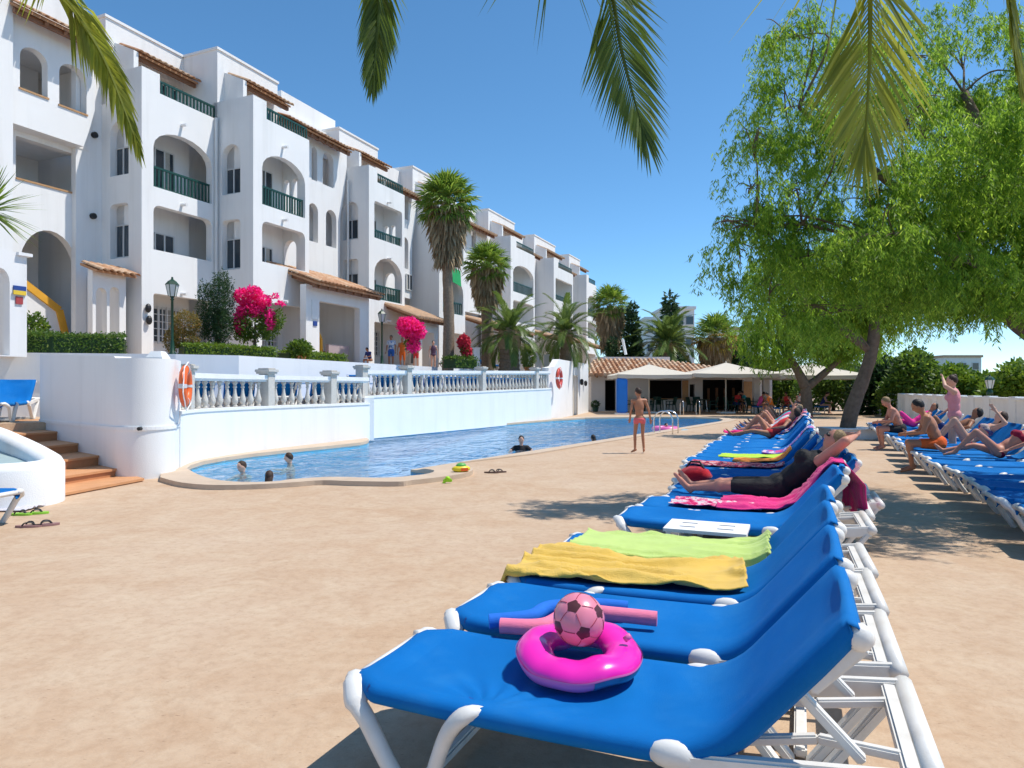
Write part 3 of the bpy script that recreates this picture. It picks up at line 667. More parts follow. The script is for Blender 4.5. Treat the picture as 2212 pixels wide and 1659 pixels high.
# stairs inside the arch with a yellow parapet rail
for k in range(8):
    x1=sAt(60,dL)+.15+.20*k
    m_=MB(); m_.box(a0-.5, a1-1.15-.22*k+.6, dL+.7,dL+1.8, ZG+.17*k, ZG+.17*(k+1)); m_.build('stair_step', M_step, BLD)
m_=MB(); q0=(sAt(60,dL),dL+.5,zAt(60,598,dL)); q1=(sAt(150,dL),dL+.5,zAt(150,668,dL)); q2=(sAt(163,dL),dL+.5,zAt(163,722,dL))
m_.beam(q0,q1,.16,.20); m_.beam(q1,q2,.16,.20); m_.build('stair_rail', M_yellow, BLD)
m_=MB(); m_.add([(q0[0],dL+.48,ZG),(q2[0],dL+.48,ZG),(q1[0],dL+.48,q1[2]-.1),(q0[0],dL+.48,q0[2]-.1),(q0[0],dL+.62,ZG),(q2[0],dL+.62,ZG),(q1[0],dL+.62,q1[2]-.1),(q0[0],dL+.62,q0[2]-.1)],[(0,1,2,3),(7,6,5,4),(0,1,5,4),(1,2,6,5),(2,3,7,6),(3,0,4,7)]); m_.build('stair_parapet', M_white, BLD)
# ---- wing at the left edge
front('wing_wall', [(a0-6,ZG),(a0-.02,ZG),(a0-.02,zev+.9),(a0-6,zev+.9)], [], dA-.25,.3); tile_roof(a0-3,a0-.2,dA-.7,zev+.85,dA+.3,zev+1.3)
# ---- porch with signs at the left edge
dP=16.0; p0_, p1_ = sAt(-140,dP), sAt(58,dP); zp=zAt(58,553,dP)
front('porch_wall', [(p0_,ZG),(p1_,ZG),(p1_,zp),(p1_-1.6,zp+.25),(p0_,zp+.25)], [arch(sAt(-22,dP),sAt(21,dP),ZG+.02,zAt(0,578,dP),.3,8)], dP,.22)
bbox('porch_side', p1_-.2,p1_-.001,dP+.22,dP+2.5,ZG,zp-.02); bbox('porch_cap',p1_-.22,p1_+.08,dP-.08,dP+2.5,zp-.02,zp+.05)
M_sb=mat('sign_blue',rgb(40,70,140),.5,0); M_sy=mat('sign_yellow',rgb(225,190,60),.5,0); M_sr=mat('sign_red',rgb(170,70,70),.5,.2,40); M_sw=mat('sign_white',(.75,.75,.75),.5,.05)
def plate(px0,py0,px1,py1,d,mt,nm='sign'):
    m_=MB(); m_.box(sAt(px0,d),sAt(px1,d),d-.03,d-.002,zAt((px0+px1)/2,py1,d),zAt((px0+px1)/2,py0,d)); return m_.build(nm,mt,BLD)
sg=plate(28,618,55,637,dP,M_sb,'sign'); plate(28,628,55,637,dP-.031,M_sy,'sign_band').parent=sg; plate(33,641,48,657,dP,M_sr)
sg.children[0].name='sign_band'
# ---- small tiled porch beside block B
dQ=18.3; x0,x1=sAt(200,dQ),sAt(272,dQ); zq=zAt(270,592,dQ)
front('porch_wall',[(x0,ZG),(x1,ZG),(x1,zq),(x0,zq)],[arch(sAt(207,dQ),sAt(231,dQ),ZG+.02,zAt(219,622,dQ),.15,8),arch(sAt(237,dQ),sAt(258,dQ),ZG+.02,zAt(247,620,dQ),.15,8)],dQ,.2)
side('porch_wall',[(dQ+.2,ZG),(19.7,ZG),(19.7,zq),(dQ+.2,zq)],[],x1-.2)
tile_roof(x0-.05,x1+.15,dQ-.25,zq-.02,dQ+.45,zq+.22,rafters=False,fascia=False)
# ---- stair section S between C and D
dS=18.25; s0_=sC1; s1_=sD0; zz=lambda px,py: zAt(px,py,dS)
def stair_section(s0_, s1_, dS, px_top, near=True):
    zt_=11.75 if near else 11.2; zb_=5.9; mid=s0_+ (s1_-s0_)*.62; wv=.42
    h1=[arch(mid-.75,mid-.15,7.35,8.9,.3,8),arch(mid+.35,mid+1.05,7.35,8.9,.33,8),arch(mid-.55,mid-.2,9.85,11.2,.2,8),arch(mid+.15,mid+.85,9.85,11.25,.33,8)] if near else [arch(mid-.3,mid+.3,7.35,8.9,.3,8),arch(mid-.3,mid+.3,9.8,11.1,.3,8)]
    front('stair_tower_wall',[(s0_,zb_),(s1_-.5,zb_),(s1_-.45,8.8),(s1_-.1,10.1),(s1_,11.0),(s1_,zt_),(s0_,zt_)],h1,dS,.25)
    front('stair_tower_wall',[(s0_,ZG),(s1_,ZG),(s1_,zt_),(s0_,zt_)],[],dS+1.1,.15)
    tile_roof(s0_+.1,s1_-.45,dS-.6,zt_-.25,dS+.8,zt_+.3,single=near); bbox('tower_roof_wall',s0_,s1_,dS+1.0,dS+5,zt_-.3,12.6)
stair_section(sC1,sD0,dS,700)
m_=MB(); m_.box(sD0-2.6,sD0+.9,dS+1.3,dS+5,12.55,13.55); m_.build('roof_storey',M_white,BLD)
# ---- entrance porch with the long tiled canopy
dE=15.7; e0,e1=sAt(661,dE),sAt(797,dE); zl=zAt(700,652,dE); zc_=zAt(680,617,dE)
front('entrance_wall',[(e0,ZG),(e1,ZG),(e1,zc_),(e0,zc_)],[rrect(sAt(690,dE),sAt(777,dE),ZG+.02,zl,.06)],dE,.25)
tile_roof(e0-.05,e1+.2,dE-.5,zc_+.05,dE+2.0,zc_+.95)
bbox('entrance_side',e1-.25,e1,dE+.25,dS+1,ZG,zc_-.02); 
for k in range(5):
    m_=MB(); m_.box(sAt(700,dE)+.3, sAt(700,dE)+2.0-.2*k, dE+1.0,dE+2.0,ZG+.17*k,ZG+.17*(k+1)); m_.build('stair_step',M_step,BLD)
m_=MB(); m_.beam((sAt(700,dE),dE+.6,ZG+1.9),(sAt(722,dE),dE+.6,ZG+1.1),.07,.09); m_.beam((sAt(722,dE),dE+.6,ZG+1.1),(sAt(723,dE),dE+.6,ZG),.09,.09); m_.build('stair_rail',M_yellow,BLD)
bbox('pink_wall',sAt(727,dE),sAt(770,dE),dE+.35,dE+.5,ZG,zAt(750,745,dE),mat('pink_render',(.42,.33,.33),.8,.1))
bbox('brown_door',sAt(640,17.5),sAt(657,17.5),17.9,17.95,ZG,ZG+2.0,M_wood)
plate(673,648,686,690,dE,M_sw); plate(676,694,684,704,dE,M_sb,'sign')
for s_,d_ in ((sC0-.12,17.93),(sD0-.12,18.1)):
    m_=MB(); m_.tube([(s_,d_,ZG),(s_,d_,10.4)],.05,8); m_.build('drain_pipe',M_shutter,BLD)
for px,py,d_ in ((300,664,18.0),(302,690,18.0),(632,668,17.4)):
    m_=MB(); s_=sAt(px,d_)+.25; z_=zAt(px,py,d_); m_.ell((s_,d_-.08,z_),((.09,0,0),(0,.08,0),(0,0,.14)),8,6); m_.build('wall_lantern',M_black,BLD)
# ---- farther units
units = [(30.4,33.3,16.9,1),(39.6,43.8,16.9,0),(47.7,52.3,16.9,1),(56.0,59.0,16.9,0)]
stair_section(sD1,30.4,18.2,900,near=False)
tile_roof(sAt(880,15.9),sAt(948,15.9),15.4,zAt(900,690,15.9)+.05,17.6,zAt(900,690,15.9)+.9,single=False)
bbox('entrance_wall',sAt(882,15.9),sAt(946,15.9),15.9,16.1,zAt(900,690,15.9)-.5,zAt(900,690,15.9)); bbox('entrance_pier',sAt(905,15.9),sAt(912,15.9),15.9,16.2,ZG,zAt(900,690,15.9)-.5); bbox('entrance_pier',sAt(938,15.9),sAt(946,15.9),15.9,16.2,ZG,zAt(900,690,15.9)-.5)
window_f(28.4,29.0,6.3,7.1,18.18,1); window_f(29.3,29.9,6.3,7.1,18.18,1); window_f(28.4,28.9,3.9,4.9,19.25,1); window_f(29.2,29.7,3.9,4.9,19.25,1)
for a_,b_,d_,s_ in units: unit(a_,b_,d_,near=False,style=s_,depth=2.2)
for a_,b_ in ((33.3,39.6),(43.8,47.7),(52.3,56.0)): stair_section(a_,b_,18.3,0,near=False); tile_roof(a_+.5,b_-.2,15.2,4.7,17.6,5.5,single=False); window_f(a_+1,a_+1.8,6.0,7.0,18.2,1)
m_=MB(); m_.add([(sAt(975,16.75),16.7,zAt(980,578,16.75)),(sAt(993,16.75),16.7,zAt(985,583,16.75)),(sAt(994,16.75),16.68,zAt(985,617,16.75)),(sAt(976,16.75),16.68,zAt(985,612,16.75))],[(0,1,2,3)])
gt=m_.build('green_towel',mat('green_towel',rgb(40,160,95),.9,.1),None); gt.rotation_euler=BLD.rotation_euler; tag(gt,'green towel hung over a far balcony front','towel')
sm=gt.modifiers.new('t','SOLIDIFY'); sm.thickness=.02
# ============================================================ sun loungers
M_blue = mat('blue_sling', (.002,.150,.47), .75, .16, 2.2, .35, 420, .12, dirt=(.03,.21,.50), dscale=2.5, damt=.55)
M_blue2 = mat('blue_tube', (.004,.075,.33), .5, .1, 3, .1, 200, .35)
HW = .30; ZS = .385
def prof(x):
    """height line of the sling: distance along it -> (x, z, slope angle)"""
    ang = R(50); x0 = 1.20; rad = .32; arc = rad*ang
    if x <= x0: return x, ZS - .010*math.sin(math.pi*min(1, max(0, x/x0))), 0.0
    if x <= x0+arc: a = (x-x0)/rad; return x0+rad*math.sin(a), ZS+rad*(1-math.cos(a)), a
    t = x-x0-arc; return x0+rad*math.sin(ang)+t*math.cos(ang), ZS+rad*(1-math.cos(ang))+t*math.sin(ang), ang
LT = 1.90
def sling_mesh(wr=0):
    fine = wr == 1; NY = 40 if fine else 14
    rows = []; xs = [0,.015,.04,.09,.14]+([.16+.0125*k for k in range(83)] if fine else [.2+.04*k for k in range(25)])+[1.2+.047*k for k in range(7)]+[1.56+.085*k for k in range(4)]+[LT]
    for x in xs:
        px_, pz_, a = prof(x); nx, nz_ = -math.sin(a), math.cos(a)
        hw = HW-.02 if x > .14 else HW-.02-.085*(1-x/.14)
        row = []
        ring = [(-hw-.020+.034*math.cos(R(g)),-.030+.034*math.sin(R(g))) for g in (290,255,215,180,150,120)]
        span = [(-hw+2*hw*k/NY, -.022*math.sin(math.pi*k/NY)*(1 if x>.1 else .3)) for k in range(NY+1)]
        for y, h in ring+span+[(-y_,h_) for y_,h_ in ring[::-1]]:
            if wr and abs(y) < hw-.01:
                rr_ = math.hypot(x-.60, y+HW+.02); th_ = math.atan2(y+HW+.02, x-.60)
                h += (.012 if wr==1 else .004)*math.exp(-rr_/.20)*math.sin(th_*17+.8*math.sin(rr_*9+wr))*min(1,rr_/.06)*min(1,(hw-abs(y))/.05)
                h += (.005 if wr==1 else .003)*math.sin(x*26+y*7+wr)*math.exp(-((x-1.15)/.18)**2)*min(1,(hw-abs(y))/.1) + .004*noise.noise(Vector((x*4,y*6,wr)))
                h += .006*noise.noise(Vector((x*2.2,y*9,3+wr)))*math.exp(-((y+HW)/.2)**2)
            dr = .035 if x == 0 else (.008 if x < .03 else 0)
            row.append((px_+nx*h, y, pz_+nz_*h-dr))
        rows.append(row)
    # wrap over the top bar
    px_, pz_, a = prof(LT)
    for b in (40,90,140,180):
        row = []
        for (x0_, y, z0_) in rows[-1 if b==40 else -1]: row.append(None)
        cx, cz = px_+math.sin(a)*.028, pz_-math.cos(a)*.028
        th = a+math.pi/2-R(b)
        rows.append([(cx+.03*math.cos(th), y, cz+.03*math.sin(th)) for (_, y, _) in rows[len(xs)-1]])
    m_ = MB(); m_.grid(rows); me = m_.mesh('sling', M_blue, smooth=True); return me
def leg_path(pts, r, n_=8): 
    return catmull([Vector(p) for p in pts], 4)
def lounger_proto():
    root = empty('sun_lounger', (0,0,0)); group = 'blue sling sun loungers'
    sl = link_mesh('sling', sling_mesh(0), root); sl.modifiers.new('s','SOLIDIFY').thickness = .006
    for y in (-1, 1):
        m_ = MB(); hr = []
        for k in range(40):
            q = prof(.16+1.70*k/39); hr.append([(q[0]-math.sin(q[2])*.001, y*(.245+w_), q[1]+math.cos(q[2])*.001-.002) for w_ in (0,.010)])
        m_.grid(hr); m_.build('hem_seam', M_blue2, root)
        m_ = MB(); yo = y*(HW+.005)
        m_.tube([(.12,yo,ZS-.022),(.5,yo,ZS-.03),(1.22,yo,ZS-.025)], .024, 8); m_.build('side_rail', M_blue2, root, smooth=True)
        # foot leg, curved shoulder
        m_ = MB(); p = leg_path([(.0,y*.23,ZS-.025),(.04,y*.285,ZS-.03),(.075,y*.325,ZS-.075),(.12,y*.33,.26),(.20,y*.32,.12),(.28,y*.31,.0)],.03)
        k = len(p); m_.tube(p, [.040-.010*(i/(k-1)) + (.010 if 2<i<9 else 0) for i in range(k)], 8, flat=.75); m_.build('leg', M_plastic, root, smooth=True)
        m_ = MB(); p = leg_path([(.60,y*.30,ZS-.022),(.54,y*.325,ZS-.03),(.48,y*.335,ZS-.085),(.43,y*.33,.20),(.36,y*.315,.0)],.03)
        k = len(p); m_.tube(p, [.018+.026*min(1,i/5)-.012*(i/(k-1)) for i in range(k)], 8, flat=.8); m_.build('leg', M_plastic, root, smooth=True)
        # hinge shoulder and rear legs
        m_ = MB(); m_.ell((1.25,y*.32,ZS-.03),((.09,0,.0),(0,.035,0),(0,0,.045)),10,8); m_.build('hinge_cap', M_plastic, root, smooth=True)
        m_ = MB(); m_.beam((1.26,y*.325,ZS-.05),(1.95,y*.325,.415),.040,.075); m_.build('rear_rail', M_plastic, root, bevel=.008)
        m_ = MB(); m_.beam((1.32,y*.325,ZS-.08),(1.58,y*.315,.0),.036,.06,(0,1,0)); m_.build('leg', M_plastic, root, bevel=.008)
        m_ = MB(); m_.beam((1.92,y*.325,.39),(1.64,y*.315,.0),.036,.06,(0,1,0)); m_.build('leg', M_plastic, root, bevel=.008)
        # backrest rail with round knob at the top
        a = prof(1.52); b = prof(LT); off = Vector((math.sin(b[2])*.03,0,-math.cos(b[2])*.03))
        m_ = MB(); pa_ = Vector((a[0],y*.265,a[1]))+off*1.2; pb_ = Vector((b[0],y*.29,b[1]))+off*1.6
        m_.beam(pa_, pb_, .05,.035,(0,1,0)); m_.beam(pa_.lerp(pb_,.45)+off*.8, pb_+off*.9, .055,.06,(0,1,0)); m_.build('back_rail', M_plastic, root, bevel=.008)
        m_ = MB(); m_.ell(pb_+Vector((.012,y*.02,.0)),((.040,0,0),(0,.034,0),(0,0,.040)),10,8); m_.build('knob', M_plastic, root, smooth=True)
        # prop strut
        c = prof(1.66); m_ = MB(); m_.beam((c[0]+.03,y*.22,c[1]-.05),(1.78,y*.22,.40),.03,.04,(0,1,0)); m_.beam((1.42,y*.17,ZS-.02),(1.66,y*.13,.40),.03,.03); m_.beam((1.66,y*.13,.40),(1.90,y*.19,.42),.03,.03); m_.build('prop_strut', M_plastic, root, bevel=.006)
    m_ = MB(); m_.tube([(1.95,-.35,.425),(1.95,.35,.425)], .034, 10); m_.build('head_bar', M_plastic, root, smooth=True)
    m_ = MB(); m_.beam((1.90,-.30,.415),(1.90,.30,.415),.05,.05); m_.build('cross_bar', M_plastic, root, bevel=.008)
    m_ = MB(); m_.beam((1.40,-.30,ZS-.05),(1.40,.30,ZS-.05),.05,.045); m_.build('cross_bar', M_plastic, root, bevel=.008)
    m_ = MB(); m_.beam((1.61,-.30,.03),(1.61,.30,.03),.05,.04); m_.build('cross_bar', M_plastic, root, bevel=.008)
    m_ = MB(); m_.beam((.33,-.30,.05),(.33,.30,.05),.04,.04); m_.build('cross_bar', M_plastic, root, bevel=.008)
    m_ = MB(); m_.tube([(.015,-.22,ZS-.03),(.015,.22,ZS-.03)], .026, 8); m_.build('foot_bar', M_plastic, root, smooth=True)
    b = prof(LT); m_ = MB(); m_.tube([(b[0]+.034,-.27,b[1]-.030),(b[0]+.034,.27,b[1]-.030)], .018, 8); m_.build('top_bar', M_plastic, root, smooth=True)
    return root
LOUNGE = lounger_proto(); LUSED = [False]
EX = Vector((.9217,-.388,0)); RX = Vector((.388,.9217,0)); LROT = math.atan2(-.388,.9217)
def place_lounger(pos, rz, label, group, z=0, back=True):
    o = LOUNGE if not LUSED[0] else copy_tree(LOUNGE); LUSED[0] = True
    o.location = (pos[0],pos[1],z); o.rotation_euler = (0,0,rz); tag(o, label, 'sun lounger', group); return o
ORD = ['nearest','second','third','fourth','fifth','sixth','seventh','eighth','ninth','tenth','eleventh','twelfth','thirteenth','fourteenth','fifteenth','sixteenth','seventeenth','eighteenth','nineteenth','twentieth','twenty-first','twenty-second','twenty-third','twenty-fourth','twenty-fifth','twenty-sixth','twenty-seventh','twenty-eighth','twenty-ninth','thirtieth']
random.seed(5)
P0 = Vector((-.641,2.627,0))+RX*HW
KS = [0,1.0,1.92,2.78,4.42,5.22,6.0]+[6.85+.87*j for j in range(21)]; SHIFT = {4:.12,5:.24,6:.28,7:.24,8:.2,9:.16,10:.12}
ROW1 = []
for i, k in enumerate(KS):
    p = P0+RX*(.803*k)+EX*((random.uniform(-.05,.05) if i > 1 else 0)+SHIFT.get(i,0))
    rz = LROT+(random.uniform(-.035,.035) if i > 1 else 0)
    extra = {0:' with the pink ring and ball',1:' with foam noodles at its foot',2:' half covered by a yellow towel',3:' covered by a lime green towel',5:' with the patterned pink towel',6:' with a woman in black lying on it'}.get(i,'')
    ROW1.append(place_lounger(p, rz, (f'blue lounger{extra}, {ORD[i]} in the long pool row'), 'loungers in the long row beside the pool'))
# give the two nearest their own creased slings
SV = [sling_mesh(w_) for w_ in (3,4,5)]
for i_, r_ in enumerate(ROW1[2:12]):
    for ch in r_.children:
        if ch.name.startswith('sling'): ch.data = SV[i_%3]
for i, wr in ((0, 1),(1,2)):
    for ch in ROW1[i].children:
        if ch.name.startswith('sling'): ch.data = sling_mesh(wr)
ROW2 = []; q0 = Vector((5.0,7.15,0)); KR = [-1.2,-.1,1.0,2.0,3.0,4.1,5.3,6.5,7.7,9.0,10.5,12.2,14.0,16,18.2]
for i, k in enumerate(KR):
    p = q0+RX*(.803*k)+EX*random.uniform(-.06,.06)
    ROW2.append(place_lounger(p, LROT+random.uniform(-.04,.04), f'blue sling lounger, {ORD[i]} from the camera in the row at the right edge', 'loungers in the right hand row'))
# terrace loungers behind the balustrades
def tl(pos, rz, z, label): return place_lounger(pos, rz, label, 'loungers on the upper terraces', z)
def behind(path, n_, t0, t1, z, ang, inset, fmt):
    for i in range(n_):
        f = (t0+(t1-t0)*i/(n_-1))*(len(path)-1); j = min(int(f), len(path)-2); p = path[j].lerp(path[j+1], f-j); t = (path[j+1]-path[j]).normalized()
        nl = Vector((-t.y, t.x, 0)); a_ = math.atan2(-nl.y, -nl.x)+R(ang)+random.uniform(-.08,.08); d = Vector((math.cos(a_), math.sin(a_), 0))
        tl(p+nl*inset-d*1.95, a_, z, fmt.format(ORD[i]))
behind(W1, 7, .10, .95, T1, -42, .42, 'blue lounger behind the nearer balustrade, {} from the rounded corner wall')
behind(W2, 10, .05, .95, T1+.2, -48, .45, 'blue lounger behind the farther balustrade, {} along the straight pool wall')
tl((-10.3,12.5), R(180-35), T1, 'blue lounger on the left terrace at the top of the steps'); tl((-9.9,12.9), R(110), T1, 'blue lounger with its back raised beside the left end of the tall rounded wall')
tl((-1.55,33.2), R(200), T2-.03, 'blue lounger on the upper terrace beside the stout date palm'); tl((-.2,34.2), R(200), T2-.03, 'blue lounger on the upper terrace right of the stout date palm trunk')
tl((-5.35,7.15), R(172), 0, 'blue lounger cut off by the left picture edge below the basin')
# ============================================================ vegetation
rng_ = np.random.default_rng(7)
def unitv(n_, r=rng_):
    v = r.normal(size=(n_,3)); return v/np.linalg.norm(v,axis=1,keepdims=True)
def leaf_quads(base, axis, length, width, r=rng_):
    """diamond leaves; base (n,3), axis (n,3) unit, length/width (n,)"""
    n_ = len(base); side_ = np.cross(axis, unitv(n_, r)); side_ /= np.maximum(np.linalg.norm(side_,axis=1,keepdims=True),1e-6)
    tip = base+axis*length[:,None]; mid = base+axis*(length*.45)[:,None]
    v = np.empty((n_,4,3)); v[:,0]=base; v[:,1]=mid+side_*(width/2)[:,None]; v[:,2]=tip; v[:,3]=mid-side_*(width/2)[:,None]
    return v.reshape(-1,3)
def blob_points(blobs, n_, shell=.5, r=rng_):
    wts = np.array([b[2] if len(b)>2 else 1 for b in blobs],float)*np.array([b[1][0]*b[1][1]*b[1][2] for b in blobs])**.67; wts/=wts.sum()
    idx = r.choice(len(blobs), n_, p=wts); c = np.array([tuple(b[0]) for b in blobs],float)[idx]; rad = np.array([b[1] for b in blobs],float)[idx]
    u = unitv(n_, r); rr = r.random(n_)**(1/3*(1-shell)+.02*shell); rr = np.clip(rr*(1+r.normal(0,.10,n_)),0,1.25)
    return c+u*rad*rr[:,None], u
def leaf_cloud(name, mt, parent, blobs, n_, size, aspect=.5, shell=.6, droop=0., origin=(0,0,0)):
    p, u = blob_points(blobs, n_, shell); ax = unitv(n_)+u*.7; ax[:,2]-=droop; ax/=np.linalg.norm(ax,axis=1,keepdims=True)
    L = size*rng_.uniform(.6,1.3,n_); v = leaf_quads(p-np.array(origin),ax,L,L*aspect)
    return link_mesh(name, np_mesh(name, v, mt), parent)
def box_cloud(name, mt, parent, path, w_, h_, n_, size, origin=(0,0,0), z0=0):
    """hedge along a polyline"""
    P = np.array([tuple(p) for p in path],float); seg = np.linalg.norm(np.diff(P,axis=0),axis=1); cum = np.r_[0,np.cumsum(seg)]
    s_ = rng_.random(n_)*cum[-1]; i = np.clip(np.searchsorted(cum,s_)-1,0,len(seg)-1); t=(s_-cum[i])/seg[i]; c=P[i]+(P[i+1]-P[i])*t[:,None]
    d=(P[i+1]-P[i])/seg[i][:,None]; nn=np.stack([-d[:,1],d[:,0],0*d[:,0]],1)
    f = rng_.integers(0,3,n_); a=rng_.uniform(-.5,.5,n_); b=rng_.random(n_)
    a=np.where(f==0,.5*np.sign(a),a); b=np.where(f==1,1.0,b)
    jitter = 1+rng_.normal(0,.06,n_)
    p=c+nn*(a*w_*jitter)[:,None]; p[:,2]+=z0+b*h_*jitter+.06*h_*np.sin(s_*2.1)
    ax=unitv(n_); ax[:,2]+=.5; ax/=np.linalg.norm(ax,axis=1,keepdims=True); L=size*rng_.uniform(.6,1.3,n_)
    return link_mesh(name, np_mesh(name, leaf_quads(p-np.array(origin),ax,L,L*.55), mt), parent)

def pepper_tree(label, trunk_paths, blobs, nstr, leaves, lsize, mt, strand=(.35,.9), seed=1, cat='tree', limb_to=None, cl=13, clr=.26, origin=None, twig=True):
    r = np.random.default_rng(seed); o0 = Vector(origin); T = empty('pepper_tree', o0, 0, label, cat)
    m_ = MB()
    for pts, rad in trunk_paths:
        p = catmull([Vector(q)-o0 for q in pts], 5); k=len(p); rr=[rad[0]+(rad[1]-rad[0])*i/(k-1) for i in range(k)]
        rr=[x*(1+.10*noise.noise(p[i]*3)) for i,x in enumerate(rr)]; m_.tube(p, rr, 10)
    m_.build('trunk', M_bark, T, smooth=True)
    # limbs to the blobs
    m_ = MB(); src = [Vector(q) for pts,_ in trunk_paths for q in pts[1:]]
    for b in blobs:
        c = Vector(b[0]); s_ = min(src, key=lambda q:(q-c).length+ (2 if q.z>c.z else 0)); mid = s_.lerp(c,.5)+Vector((r.normal(0,.15),r.normal(0,.15),.25))
        p = catmull([s_-o0, mid-o0, c-o0],6); k=len(p); m_.tube(p,[.018*(1-.8*i/(k-1)) for i in range(k)],6)
        for _ in range(5):
            e = c+Vector(unitv(1,r)[0])*min(b[1])*.85; e.z+=.1; q=catmull([mid.lerp(c,r.uniform(.3,1))-o0, c.lerp(e,.5)+Vector((0,0,.1))-o0, e-o0],4); m_.tube(q,[.010*(1-.7*i/(len(q)-1)) for i in range(len(q))],4)
    m_.build('branches', M_bark, T, smooth=True)
    nc = max(20, nstr//cl); cen, uc = blob_points(blobs, nc, .35, r); ix = r.integers(0, nc, nstr); cs = clr*(.5+r.random(nc))[ix][:,None]
    top = cen[ix]+unitv(nstr,r)*cs*np.array([1,1,.55])*(r.random(nstr)**.5)[:,None]; u = (uc[ix]+unitv(nstr,r)*.6); Ls = r.uniform(strand[0],strand[1],nstr)
    # strands: short outward reach, then hanging
    out_ = u*np.array([1,1,.15]); K = leaves
    t = np.sort(r.random((nstr,K)),1); reach=r.uniform(.05,.22,nstr)
    P = top[:,None,:]+out_[:,None,:]*(reach[:,None]*(1-(1-t)**2))[:,:,None]; P[:,:,2]-= (Ls[:,None]*t**1.3); P[:,:,2]+=.10*np.sin(np.minimum(t*4,1.57))*.6
    P += r.normal(0,.012,P.shape); P=P.reshape(-1,3); n_=len(P)
    ax=unitv(n_,r); ax[:,2]=-np.abs(ax[:,2])*.6-.75; ax/=np.linalg.norm(ax,axis=1,keepdims=True); L=lsize*r.uniform(.6,1.3,n_)
    keep = P[:,2]>.4
    v=leaf_quads(P[keep]-np.array(o0),ax[keep],L[keep],L[keep]*.20,r); link_mesh('crown', np_mesh('crown', v, mt), T)
    return T
def B_(px,py,Y,rx,ry,wt=1.,dy=None): 
    c=A(px,py,Y); k=Y/F; return (c,(rx*k, dy if dy else (rx+ry)/2*k, ry*k), wt)
# near tree, trunk just outside the right edge; its crown shades the deck
bl = []
for px,py,Y,rx,ry,wt in [(1690,85,8.6,60,55,.7),(1750,60,8.8,70,60,.4),(1690,235,8.5,85,70,.8),(1625,310,8.4,45,35,.5),(1765,330,8.6,95,75,.9),(1830,180,9.0,120,100,.7),(1700,430,8.4,85,60,.9),
    (1560,500,8.4,48,22,.8),(1640,470,8.5,50,25,.7),(1690,510,8.6,60,30,.7),(1615,420,8.6,40,30,.4),(1600,560,8.4,45,45,.8),(1650,500,8.6,60,35,.5),(1720,560,8.6,90,70,.9),(1660,650,8.8,60,45,.5),(1860,430,8.8,120,100,1.),(1850,580,8.8,120,75,1.),(1980,300,9.4,140,120,.7),
    (2000,500,8.9,140,110,1.2),(2080,150,9.8,130,110,.7),(2180,300,9.6,140,120,.8),(2140,460,8.4,140,110,1.2),(2190,610,8.3,120,70,1.1),(2010,640,8.8,120,55,1.),(2300,420,8.4,160,150,1.),(2330,600,8.0,140,90,1.),(2280,180,9,150,140,.5),(1950,120,9.2,110,90,.6),(1770,680,9.0,90,40,.6),
    (2150,380,7.4,140,110,.8),(2050,560,7.4,120,80,.8),(2300,300,7.0,150,130,.8),(1960,250,7.6,110,90,.5),(1900,520,7.5,110,80,.6),(2250,640,7.0,120,60,.7),(2420,500,7.6,150,140,.9)]:
    bl.append(B_(px,py,Y,rx,ry,wt))
trk=[([(8.35,8.6,-.05),(8.2,8.6,.9),(7.9,8.6,1.6),(7.4,8.55,1.9)],(.24,.19)),([(7.4,8.55,1.9),(6.85,8.5,1.95),(6.3,8.5,2.25),(5.6,8.6,3.0),(5.0,8.7,3.9)],(.15,.05)),([(7.4,8.55,1.9),(7.0,8.7,2.9),(6.4,8.9,4.2),(6.0,9.1,5.4)],(.16,.05)),([(7.4,8.55,1.9),(7.6,8.1,3.2),(7.4,7.8,4.6)],(.14,.05)),([(5.0,8.7,3.9),(4.2,8.6,4.5),(3.6,8.6,5.0)],(.06,.025)),([(5.6,8.6,3.0),(4.6,8.6,3.3),(3.6,8.5,3.5),(3.0,8.45,3.45)],(.035,.010))]
pepper_tree('large drooping pepper tree at the right edge shading the deck', trk, bl, 10500, 26, .068, L_pepper, (.14,.42), 3, cl=12, origin=(8.35,8.6,0))
# tree in the white planter
b0=G(1838,938,.12); bx,by=b0.x,b0.y
trk=[([(bx-.15,by,-.02),(bx+.02,by,.8),(bx+.35,by,1.7),(bx+.6,by,2.5),(bx+.7,by,3.4)],(.22,.15)),([(bx+.6,by,2.5),(bx-.5,by+.2,3.4),(bx-1.4,by,4.0)],(.14,.05)),([(bx+.7,by,3.4),(bx+1.6,by-.2,4.1),(bx+2.4,by,4.6)],(.14,.05))]
bl=[B_(px,py,Y,rx,ry,wt) for px,py,Y,rx,ry,wt in [(1680,690,20,55,35,.9),(1760,650,20,80,50,1),(1850,690,20.5,70,35,1),(1880,600,20,110,60,1),(1960,650,20,90,50,1),(1990,560,20.5,110,70,.8),(1700,600,20.5,70,50,.8),(1800,540,20.5,100,60,.8),(1780,715,19.5,60,30,.8),(1930,715,20.5,50,20,.8)]]
pepper_tree('leaning pepper tree growing from the white square planter', trk, bl, 2600, 22, .15, L_pepper2, (.3,.8), 8, clr=.5, origin=(bx,by,0))
pl=empty('tree_planter', (bx,by,0), 0, 'low white square planter block around the leaning tree trunk', 'planter'); m_=MB(); m_.box(-.75,.55,-.45,.45,-.01,.26); m_.box(-.80,.60,-.50,.50,.262,.31); m_.build('planter_wall', M_white, pl, bevel=.015)
